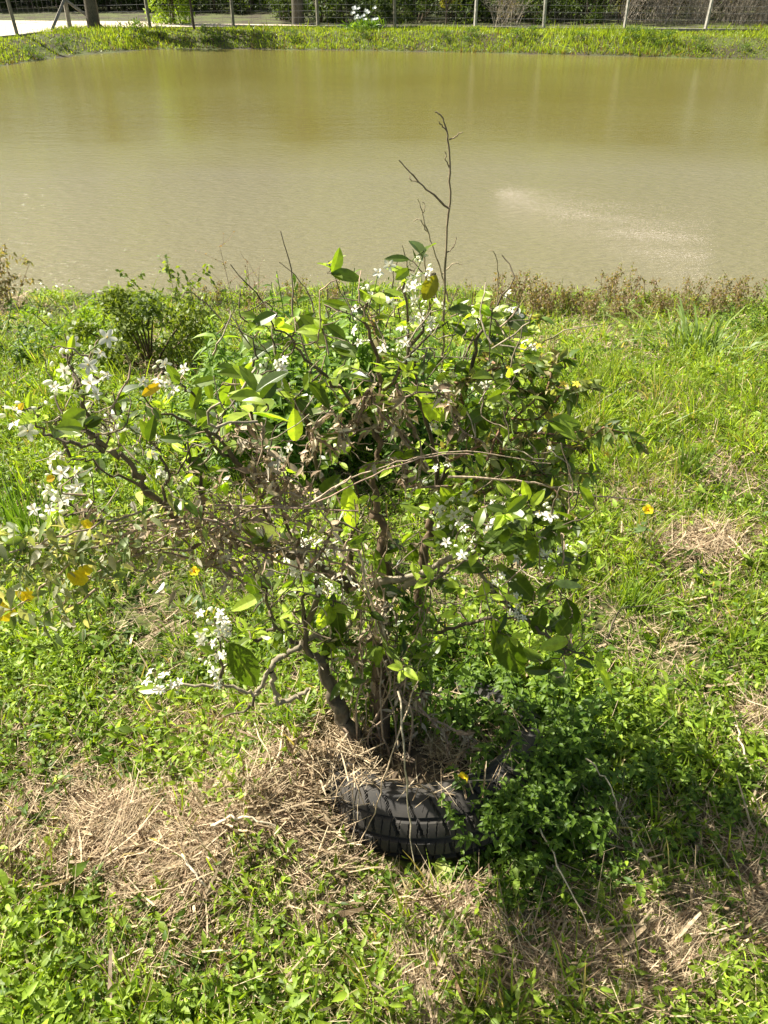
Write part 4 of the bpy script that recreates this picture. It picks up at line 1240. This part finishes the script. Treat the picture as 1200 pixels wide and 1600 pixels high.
# long bare arching canes in front
cn = empty('bare_cane', at(0, 866, .86), 'long bare tan cane arching from the left edge into the bush', 'cane')
m = MB()
for pts, w_ in (([(60, 872, .9), (180, 830, .95), (300, 795, 1.0), (420, 790, 1.05), (560, 800, 1.1)], 4), ([(150, 850, .93), (260, 816, .98), (340, 818, 1.0), (440, 878, 1.08), (520, 900, 1.15)], 5),
                ([(330, 830, 1.0), (400, 795, 1.03), (480, 790, 1.05), (600, 735, 1.05), (680, 712, 1.08), (740, 710, 1.1)], 3)):
    P = pxpath(pts, 6); r = w_ / 2 * zc(P[0]) / F; tube(m, P, r, r * .6, (.36, .25, .18), m=6, jit=.001, knob=.15)
m.build('stem', M_stem, cn)
cn = empty('bare_cane', at(490, 790, 1.05), 'pale broken cane crossing in front of the centre of the bush', 'cane')
m = MB()
for pts, w_ in (([(484, 788, 1.04), (540, 752, 1.05), (620, 722, 1.08), (730, 705, 1.12), (860, 725, 1.15)], 2.6), ([(484, 788, 1.04), (550, 745, 1.05)], 5), ([(700, 745, 1.1), (820, 752, 1.12), (900, 770, 1.12), (1010, 782, 1.1)], 4), ([(560, 860, 1.1), (575, 920, 1.1), (590, 990, 1.12)], 5)):
    P = pxpath(pts, 6); r = w_ / 2 * zc(P[0]) / F; tube(m, P, r, r * .6, (.50, .38, .26), m=5, jit=.001)
m.build('stem', M_stem, cn)

# ------------------------------------------------------------------ the tall bare twigs standing above the bush
def twig(label, paths, col, name='bare_twig', curl=()):
    t = empty(name, at(*paths[0][0][0]) if False else at(*paths[0][0][0:3]), label, 'twig')
    m = MB()
    for p in paths:
        w_ = p[-1]; P = pxpath(p[:-1], 5); r = w_ / 2 * zc(P[0]) / F
        tube(m, P, r, max(r * .45, .0006), col, m=5, jit=.0008, knob=.3)
    m.build('stem', M_stem, t)
    return t


twig('tallest dark bare twig rising above the bush in front of the water',
     [[(690, 600, 1.33), (693, 540, 1.32), (697, 400, 1.31), (703, 300, 1.30), (702, 235, 1.30), (697, 200, 1.30), (688, 180, 1.30), (678, 174, 1.30), 3.4],
      [(702, 326, 1.30), (672, 300, 1.29), (645, 275, 1.29), (624, 250, 1.29), 3.5], [(702, 218, 1.30), (712, 213, 1.30), (722, 206, 1.30), 2.5],
      [(698, 205, 1.3), (690, 196, 1.3), (686, 190, 1.3), 2.2], [(702, 262, 1.3), (697, 250, 1.3), (696, 238, 1.3), 2], [(655, 285, 1.29), (642, 281, 1.29), (641, 273, 1.29), 1.8],
      [(697, 395, 1.31), (708, 385, 1.31), (712, 370, 1.31), 2]], (.22, .17, .11))
twig('thin pale dry stem with curled seed heads left of the tallest twig',
     [[(700, 470, 1.36), (688, 420, 1.35), (672, 375, 1.35), (660, 335, 1.35), (653, 310, 1.35), 2.6], [(668, 362, 1.35), (655, 343, 1.35), (646, 346, 1.35), 2], [(690, 430, 1.35), (708, 412, 1.35), (724, 414, 1.35), 1.8],
      [(660, 335, 1.35), (664, 322, 1.35), (661, 315, 1.35), 1.8]], (.42, .34, .22))
twig('fine dry grass stem leaning over the water right of the tallest twig', [[(776, 540, 1.6), (778, 470, 1.6), (778, 420, 1.6), (772, 395, 1.6), (762, 391, 1.6), 2]], (.30, .24, .14))
twig('short slanted dry twig at the top of the bush', [[(640, 440, 1.4), (635, 410, 1.4), (628, 384, 1.4), 2.5], [(665, 440, 1.4), (664, 410, 1.4), (662, 392, 1.4), 2.5]], (.20, .16, .09))

# ------------------------------------------------------------------ leafy weeds between the bush and the water
def leafy_weed(label, nst, h, leafL, c0, c1, group=None, name='leafy_weed', spread=.12, prof='lance', ratio=.24, lean=.03, step=.016):
    t = empty(name, (0, 0, 0), label, 'weed', group)
    s = MB(); f = MB()
    for _ in range(nst):
        a = rnd.uniform(0, 6.28); r = rnd.uniform(0, spread)
        b = np.array([math.cos(a) * r, math.sin(a) * r, -.02]); hh = h * rnd.uniform(.6, 1.05)
        e = b + [math.cos(a) * r * .9 + rnd.gauss(0, lean), math.sin(a) * r * .9 + rnd.gauss(0, lean), hh]
        P = smooth_path([b, (b + e) / 2 + rng.normal(0, .012, 3), e], 8)
        tube(s, P, .003, .0012, (.10, .15, .04), m=5)
        n = int(hh / step); k = np.arange(n); tt = .18 + .82 * k / n
        Q = np.stack([np.interp(tt * (len(P) - 1), np.arange(len(P)), P[:, i]) for i in range(3)], 1)
        az = k * 2.4 + rnd.uniform(0, 6); el = .2 + .9 * (tt > .9) + rng.normal(0, .2, n)
        D = np.stack([np.cos(az) * np.cos(el), np.sin(az) * np.cos(el), np.sin(el)], 1)
        L = leafL * rng.uniform(.7, 1.2, n) * (1 - .45 * (tt > .9))
        leaves(f, Q, D, rng.normal(0, .3, (n, 3)) + [0, 0, 1], L, L * ratio, prof, mixcol(c0, c1, np.clip(tt * .8 + rng.normal(0, .2, n), 0, 1)), fold=.5, bend=.1, grav=.35)
    s.build('stem', M_stem, t); f.build('foliage', M_leaf, t)
    return t


def on_ground(px, py):
    return gpt(np.array(px * 1.0), np.array(py * 1.0))


def under(px, Y):
    """ground point below the photo column px at depth Y"""
    x_ = float(at(px, 600, Y)[0]); return np.array([x_, Y, float(zland(x_, Y))])


G_lw = 'leafy weeds standing behind the bush'
W1 = leafy_weed('x', 12, .72, .088, (.07, .15, .02), (.26, .38, .05), G_lw, spread=.15, step=.02)
W2 = leafy_weed('x', 11, .60, .078, (.06, .13, .02), (.20, .31, .04), G_lw, spread=.16, step=.02)
spots = [(420, 1.95, 1.25, 'tall fresh green leafy weed at the left shoulder of the bush'), (505, 1.85, 1.3, 'tall fresh green leafy weed topping the bush against the water'),
         (585, 1.9, 1.22, 'fresh green leafy weed right behind the top of the bush'), (455, 2.1, 1.15, 'leafy weed between two taller ones at the left shoulder of the bush'),
         (545, 2.05, 1.15, 'leafy weed half hidden by the top of the bush'), (370, 2.0, .95, 'low leafy weed with pale lance leaves left of the bush top'),
         (330, 2.15, .9, 'spreading leafy weed behind the round citrus leaf'), (410, 2.3, .95, 'leafy weed nearer the water behind the left shoulder'),
         (300, 1.95, .7, 'small leafy weed above the orange yellow leaf'), (650, 2.0, 1.0, 'leafy weed behind the tallest twig'), (345, 1.75, .7, 'shaded leafy weed behind the left limb'),
         (470, 1.75, .95, 'leafy weed inside the back of the bush'), (625, 1.75, .9, 'shaded leafy weed inside the back of the bush'), (710, 1.85, .9, 'leafy weed behind the right side flowers')]
TOPY = [450, 425, 440, 470, 455, 495, 535, 515, 570, 470, 610, 560, 560, 500]
for i, (px, Y, s_, lab) in enumerate(spots):
    Y += .65
    loc = under(px, Y)
    s_ = (float(at(px, TOPY[i], Y)[2]) - loc[2]) / ((.72, .60)[i % 2])
    if i < 2: o = place((W1, W2)[i], loc, rnd.uniform(0, 6), s_)
    else: o = dup((W1, W2)[i % 2], loc, rnd.uniform(0, 6), s_)
    o['label'] = lab

# weeds crowding the tyre and the ground in the bush's shade
G_tw = 'broad leaved weeds crowding around the tyre'
V1 = leafy_weed('x', 14, .15, .032, (.045, .10, .010), (.15, .24, .022), G_tw, 'broad_leaved_weed', .10, 'ovate', .46, .05, .009)
V2 = leafy_weed('x', 12, .12, .028, (.045, .10, .010), (.17, .27, .025), G_tw, 'broad_leaved_weed', .10, 'ovate', .5, .06, .008)
rim = TYRE + 0
vs_ = [(.24, 1.42, .0, 1.0), (.32, 1.38, .0, 1.0), (.38, 1.30, .0, 1.1), (.18, .86, .0, .75), (.205, .93, .13, .8), (.22, .90, .0, .9), (.26, .99, .14, .9), (.24, .90, .0, .8), (.30, .85, .0, .7), (.33, .94, .0, .9), (.40, .93, .0, .9), (.27, .92, .12, .8), (.34, 1.0, .13, .9), (.40, 1.06, .12, 1.0), (.41, 1.15, .12, 1.0), (.38, 1.24, .12, 1.0), (.30, 1.05, .13, .9), (.25, 1.0, .13, .7), (.47, .98, .0, .9), (.62, .84, .0, .7), (.75, 1.0, .0, .8), (.80, 1.12, .0, .8), (.20, 1.30, .12, 1.2), (.10, 1.33, .12, 1.1), (.30, 1.22, .12, 1.1), (.24, 1.12, .12, .8), (.18, 1.22, .13, 1.1), (.36, .98, .0, 1.15), (.44, 1.08, .0, 1.2), (.48, 1.22, .0, 1.2), (.42, 1.36, .0, 1.3),
       (.28, 1.47, .0, 1.3), (.14, 1.50, .0, 1.2), (-.02, 1.47, .0, 1.1), (-.14, 1.38, .0, .9), (.31, .90, .0, 1.0), (.25, .865, .0, .8), (.37, .88, .0, .9), (.28, .95, .16, .7), (.36, 1.05, .17, 1.0), (.38, 1.15, .19, 1.1), (.36, 1.27, .19, 1.1), (.42, 1.20, .10, 1.3), (.40, 1.02, .06, 1.2), (.32, 1.38, .16, 1.0), (.22, 1.44, .16, .9), (.36, .96, .05, 1.1), (.50, 1.12, .0, 1.1), (.22, .98, .16, .5), (.55, 1.0, .0, .9), (.60, 1.15, .0, 1.0), (.58, 1.32, .0, 1.0), (.68, 1.05, .0, .8),
       (.45, .90, .0, .7), (.20, .855, .0, .5), (.72, 1.25, .0, .9), (.08, 1.26, .12, .9), (.33, 1.13, .14, .8), (.55, .85, .0, .6), (.66, .92, .0, .6)]
for i, (x_, y_, dz, s_) in enumerate(vs_):
    in_ = max(-.01, .04 - (y_ - TYRE[1]) * .33 + (x_ - TYRE[0]) * .12)
    loc = (x_, y_, float(zland(x_, y_)) + (in_ if dz >= .1 else dz))
    s_ *= .70
    o = place((V1, V2)[i], loc, rnd.uniform(0, 6), s_) if i < 2 else dup((V1, V2)[i % 2], loc, rnd.uniform(0, 6), s_)
    inn = dz > .1
    o['label'] = 'broad leaved weed growing up inside the tyre behind the trunks' if inn else (('low broad leaved weed pressed against the right side of the tyre' if x_ < .43 else 'low broad leaved weed at the outer edge of the shade right of the tyre' if x_ > .6 else 'low broad leaved weed in the shade a little right of the tyre') if x_ > .3 else 'broad leaved weed on the ground behind the tyre')
    if not inn and x_ <= .3 and y_ < 1: o['label'] = 'small broad leaved weed against the front of the tyre'

# dark rounded shrub and wiry shrubs on the water's edge
def put_on(o, px, Y, rz=0, sc=1.0, dz=-.02):
    p = under(px, Y); return place(o, (p[0], p[1], p[2] + dz), rz, sc)


sh = shrub('round_shrub', 'dense dark green shrub wrapped in dry stems left of the bush', 'shrub', None, .42, .30, (.06, .10, .015), (.20, .25, .04), 3400, .030, 16)
put_on(sh, 240, 3.6)
sh = shrub('round_shrub', 'bright leafy low shrub beside the dark one at the left', 'shrub', None, .28, .26, (.10, .18, .02), (.24, .34, .04), 1500, .030, 8)
put_on(sh, 130, 4.1)


def wiry(name, label, px, Y, h, w_, n, col, lc, nl, group=None, ll=.018):
    t = empty(name, (0, 0, 0), label, 'wiry weed', group)
    m = MB(); f = MB()
    for _ in range(n):
        b = np.array([rnd.uniform(-w_, w_) * .35, rnd.uniform(-.05, .05), -.02]); a = rnd.gauss(0, .35)
        l = h * rnd.uniform(.55, 1.05); e = b + [math.sin(a) * l, rnd.uniform(-.3, .3) * l, math.cos(a) * l]
        P = smooth_path([b, (b + e) / 2 + rng.normal(0, .03 * h, 3), e], 5); tube(m, P, .0028, .0012, np.asarray(col) * rnd.uniform(.7, 1.3), m=4)
        for _k in range(5):
            q = P[rnd.randrange(3, len(P))]; e2 = q + np.array([rnd.gauss(0, .12), rnd.gauss(0, .06), rnd.uniform(.0, .16)]) * h * 1.4
            Q = smooth_path([q, (q + e2) / 2 + rng.normal(0, .01, 3), e2], 3); tube(m, Q, .0014, .0008, np.asarray(col) * rnd.uniform(.7, 1.3), m=3)
            k = rng.integers(0, len(Q), nl); kk = len(k)
            leaves(f, Q[k] + rng.normal(0, .004, (kk, 3)), nrm(rng.normal(0, 1, (kk, 3))), rng.normal(0, .6, (kk, 3)) + [0, 0, 1], ll * rng.uniform(.6, 1.3, kk), ll * .5, 'small', np.array([lc[i] for i in rng.integers(0, len(lc), kk)]), fold=.2)
    m.build('stem', M_stem, t); f.build('foliage', M_leaf, t)
    if px is not None: put_on(t, px, Y)
    return t


G_lb = 'low leafy weeds on the bank at the left'
for i, (px, Y, s_) in enumerate([(60, 3.7, .8), (170, 3.6, .8), (20, 4.3, .9), (95, 3.2, .65), (300, 2.9, .8), (350, 3.4, .9), (270, 3.9, .8), (200, 4.4, .8), (-40, 3.8, .9), (390, 3.0, .9), (330, 4.2, .8), (820, 3.0, .8), (1150, 4.6, .7), (890, 3.6, .6)]):
    o = dup((V1, V2)[i % 2], under(px, Y), rnd.uniform(0, 6), s_ * 1.5, 'low leafy weed on the bank left of the bush' if px < 500 else 'low leafy weed in the grass right of the bush', group=G_lb)
wiry('wiry_shrub', 'tall wiry shrub with few yellow green leaves against the water left of the bush', 318, 3.8, .60, .20, 9, (.22, .17, .10), [(.22, .28, .04), (.12, .18, .03)], 16, ll=.03)
wiry('wiry_shrub', 'reddish bare wiry stems on the waterline right of the yellow green shrub', 395, 4.8, .55, .3, 8, (.26, .17, .12), [(.22, .22, .08), (.25, .15, .09)], 4)
wiry('wiry_shrub', 'brown dry shrub on the waterline at the left edge', 30, 5.5, .45, .4, 18, (.26, .18, .11), [(.24, .18, .09), (.20, .20, .07), (.3, .24, .14)], 12, ll=.03)
G_dw = 'dry reddish weeds along the near waterline'
dw = wiry('dry_weed', 'dry reddish brown weed on the near waterline', None, 0, .22, .3, 11, (.27, .19, .12), [(.26, .18, .10), (.22, .18, .08), (.20, .22, .06)], 6, G_dw, .022)
for i in range(26):
    px = 745 + i * 18 + rnd.uniform(-8, 8)
    if i > 21: px = 590 - (i - 21) * 60
    Y = rnd.uniform(5.1, 5.75); p = under(px, Y)
    o = place(dw, p, 0, 1) if i == 0 else dup(dw, p, rnd.uniform(0, 6), rnd.uniform(.65, 1.15))
    o['label'] = 'dry reddish brown weed on the near waterline ' + ('left of the tallest twig' if px < 690 else 'just right of the bush top' if px < 900 else 'towards the right edge' if px > 1050 else 'above the open grass')


# ------------------------------------------------------------------ tufts of tall grass
def tuft(name, label, n, L, W, c0, c1, loc, lean=.35, rad=.03, grav=(.2, .8), group=None):
    t = empty(name, loc, label, 'grass tuft', group)
    m = MB(); d, _ = up_dirs(n, lean)
    P = np.array(loc) + d * [1, 1, 0] * rad * 2 + rng.normal(0, rad * .4, (n, 3)) * [1, 1, 0] - [0, 0, .01]
    leaves(m, P, d, d * [1, 1, 0] * .2 + [0, 0, 1] + rng.normal(0, .5, (n, 3)) - d * 1.2, L * rng.uniform(.5, 1.1, n), W * rng.uniform(.6, 1.2, n), 'blade', mixcol(c0, c1, rng.random(n)), fold=.2,
           bend=rng.normal(0, .1, n), grav=rng.uniform(grav[0], grav[1], n))
    m.build('blades', M_grass, t)
    return t


tuft('grass_tuft', 'dark green upright rushy grass clump at the left edge', 80, .40, .006, (.05, .11, .015), (.14, .24, .03), on_ground(48, 862), .20, .09, (.05, .3))
tuft('grass_tuft', 'bushy bright grass clump against the water just right of the bush top', 320, .42, .007, (.10, .19, .03), (.28, .38, .06), under(738, 4.2), .38, .12, (.2, .8))
tuft('grass_tuft', 'tall grass clump at the right edge on the waterline', 120, .55, .011, (.09, .17, .02), (.25, .36, .06), under(1195, 5.3), .4, .10, (.2, .8))
tuft('grass_tuft', 'large arching grass tuft near the water at the right', 200, .50, .012, (.10, .17, .03), (.26, .34, .08), under(1080, 3.9), .6, .12, (.4, 1.1))
tuft('grass_tuft', 'grass tuft under the single yellow flower on the right', 240, .17, .0035, (.10, .18, .02), (.26, .36, .05), on_ground(985, 945), .5, .05, (.2, .9))
tuft('grass_tuft', 'small upright grass tuft at the right beyond the straw patch', 60, .26, .006, (.09, .16, .03), (.22, .30, .06), on_ground(1075, 740), .35, .04)
tuft('grass_tuft', 'fresh yellow green grass tuft near the right edge', 50, .16, .006, (.16, .26, .03), (.30, .42, .06), on_ground(1165, 1010), .6, .03)
tuft('grass_tuft', 'pale broad bladed grass tuft right of the tyre shade edge', 30, .13, .006, (.16, .24, .04), (.28, .38, .08), on_ground(925, 1065), .5, .02)
tuft('grass_tuft', 'broad bladed grass shoot at the lower left', 9, .13, .010, (.16, .28, .03), (.26, .40, .05), on_ground(225, 1560), .3, .012, (.1, .5))
tuft('grass_tuft', 'broad bladed grass shoot cut by the bottom edge', 8, .12, .010, (.12, .22, .02), (.22, .34, .05), on_ground(190, 1600), .5, .012, (.1, .5))
tuft('grass_tuft', 'upright blade tuft between left limb and trunk', 26, .16, .006, (.11, .20, .02), (.24, .36, .05), on_ground(452, 1130), .3, .03)
tuft('grass_tuft', 'fresh bright grass tuft on the left below the yellow flowers', 46, .12, .005, (.16, .27, .03), (.32, .44, .06), on_ground(285, 1000), .5, .03)

G_gt = 'ordinary grass tufts standing out of the turf'
gp = [tuft('grass_tuft', 'knee high tuft of fine grass standing out of the turf', 70, .20 + .05 * i, .0045, (.12, .19, .02), (.34, .40, .06), (0, 0, 0), .5, .03, (.2, .9), G_gt) for i in range(3)]
k_ = 0
for i in range(64):
    px = rnd.choice([rnd.uniform(850, 1250), rnd.uniform(-60, 420), rnd.uniform(850, 1250), rnd.uniform(-60, 1250)]); py = rnd.uniform(500, 1000) if i % 4 else rnd.uniform(500, 620)
    loc = on_ground(px, py); s_ = rnd.uniform(.45, 1.0) * (1.0 if py < 760 else .75)
    o = place(gp[k_], loc, rnd.uniform(0, 6), s_) if k_ < 3 else dup(gp[k_ % 3], loc, rnd.uniform(0, 6), s_)
    o['label'] = 'short tuft of fine grass in the turf ' + ('near the water ' if py < 620 else '') + ('left of the bush' if px < 420 else 'right of the bush' if px > 850 else 'behind the bush')
    k_ += 1

# ------------------------------------------------------------------ single yellow flowers
def yflower(label, px, py, h, s_, name='yellow_flower'):
    g0 = at(px, py, 1.0); Yb = None
    # the flower head is h above the ground under it
    b = None
    for Y in np.linspace(.7, 3.5, 280):
        p = at(px, py, Y)
        if p[2] - float(zland(p[0], p[1])) <= h: b = p; break
    base = np.array([b[0], b[1] + .01, float(zland(b[0], b[1]))])
    t = empty(name, base, label, 'flower')
    m = MB(); tube(m, smooth_path([base - [0, 0, .01], (base + b) / 2 + [.01, 0, 0], b]), .0015, .0011, (.12, .2, .04), m=5); m.build('stem', M_stem, t)
    f = MB(); leaves(f, np.tile(base + [0, 0, h * .5], (8, 1)) + rng.normal(0, .01, (8, 3)), rng.normal(0, 1, (8, 3)) * [1, 1, .4], [[0, 0, 1]], .035, .013, 'lance', (.12, .18, .06), grav=.2); f.build('foliage', M_leaf, t)
    m = MB()
    for k in range(5):
        a = k * 1.2566 + .3
        leaves(m, b[None], [[math.cos(a), math.sin(a) * .6 - .3, .45 + .4 * math.sin(a)]], [[0, -.8, .7]], s_, s_ * 1.0, 'petal', (.86, .68, .02), fold=.3, bend=.35, grav=0)
    blob(m, b + [0, -.003, .003], s_ * .2, (.6, .25, .01), 6, 3)
    m.build('blossom', M_petal, t)


yflower('yellow flower standing alone on the grass at the right', 1012, 797, .16, .017)
yflower('yellow flower in front of the shade above the tyre', 722, 1216, .15, .013)
yflower('yellow flower over the grass below the left tangle', 304, 893, .2, .014)
yflower('half open orange yellow flower beside the dark leaf', 395, 893, .25, .009)

# ------------------------------------------------------------------ long dry stalks and fallen leaves lying about
def stalk(label, pts, w_, col=(.50, .42, .28), z0=.03):
    P = []
    for q in pts:
        g_ = on_ground(q[0], q[1]); zz = q[2] if len(q) > 2 else z0
        d = ray(q[0], q[1]); t_ = (g_[2] + zz - 1.6) / d[2]
        P.append(CAM + d * t_)
    m = MB(); Ps = smooth_path(P, 5); r = w_ * .55 / 2 * zc(P[0]) / F
    L0 = Ps[len(Ps) // 2]
    tube(m, Ps, r, r * .5, col, m=6, jit=.0022, knob=.3)
    tag(m.build('dry_stalk', M_plainstraw, loc=L0), label, 'dry stalk')


stalk('bright dry stalk standing in front of the tyre tread', [(622, 1080, .42), (632, 1180, .34), (641, 1290, .12), (650, 1395, .0)], 6)
stalk('second thin stalk leaning against the front of the tyre', [(655, 1060, .36), (612, 1180, .30), (585, 1270, .12), (555, 1330, .02)], 4.5, (.50, .38, .24))
stalk('long dry stalk slanting down the shade at the right', [(840, 1285, .14), (880, 1370, .10), (922, 1455, .04), (940, 1530, .02)], 5.5)
stalk('arched dry stem in the shade right of the tyre', [(915, 1185, .20), (945, 1215, .18), (965, 1260, .14), (978, 1305, .01)], 4.5)
stalk('pale dry strip on the grass at the right edge', [(1145, 1120, .02), (1160, 1165, .04), (1170, 1195, .03), (1190, 1222, .01)], 7)
stalk('long pale stalk at the bottom left of centre', [(512, 1420, .03), (545, 1480, .03), (565, 1530, .03), (588, 1590, .02)], 7)
stalk('thick dry stem lying at the lower right', [(1045, 1330, .02), (1090, 1400, .03), (1130, 1450, .03), (1165, 1490, .01)], 6, (.55, .44, .32))
stalk('crooked pale twig lying at the bottom centre', [(610, 1485, .02), (640, 1530, .02), (670, 1535, .03), (720, 1522, .02)], 5)
stalk('straight thin stalk lying below the yellow leaf', [(690, 1475, .02), (760, 1486, .03), (845, 1496, .02)], 3.5)
stalk('thin upright straw at the bottom right', [(970, 1600, .0), (968, 1560, .04), (970, 1525, .07)], 4)
stalk('bent dry stalk rising from the straw on the left', [(398, 1130, .12), (420, 1180, .07), (436, 1250, .01)], 5, (.58, .5, .28))
stalk('long fine stalk across the straw mound', [(40, 1400, .01), (140, 1350, .03), (240, 1310, .04), (330, 1290, .03)], 3.5, (.5, .4, .25))
stalk('dark thin runner stalk from straw patch to the left', [(300, 1260, .03), (380, 1220, .05), (450, 1195, .05), (520, 1180, .05)], 3.5, (.30, .22, .14))
stalk('fine stalk along the upper right of the bush', [(850, 680, .03), (905, 650, .05), (970, 605, .06)], 3, (.5, .45, .35))
stalk('thick cream stalk in the straw beside the tyre', [(330, 1290, .04), (370, 1275, .05), (430, 1290, .04)], 9, (.66, .55, .38))
stalk('short cream stalk half buried in the straw mound', [(285, 1335, .05), (310, 1370, .05), (335, 1400, .02)], 9, (.64, .54, .38))


def fallen(label, px0, py0, px1, py1, w_, col):
    m = MB(); a = on_ground(px0, py0) + [0, 0, .035]; b = on_ground(px1, py1) + [0, 0, .03]
    D = b - a; L = np.linalg.norm(D)
    leaves(m, a[None], D[None], [[.1, -.5, 1]], L, w_ * zc(a) / F, 'citrus', col, fold=.3, bend=.1, grav=0, mid=.3)
    tag(m.build('fallen_leaf', M_citrus, loc=a), label, 'leaf')


fallen('pale yellow green leaf on the ground in front of the tyre', 684, 1356, 700, 1396, 26, (.42, .48, .10))
fallen('light green leaf beside the long slanting stalk', 880, 1370, 852, 1394, 15, (.36, .44, .10))
fallen('small pale leaf at the right lit in the shade', 1128, 1282, 1150, 1282, 9, (.36, .42, .12))
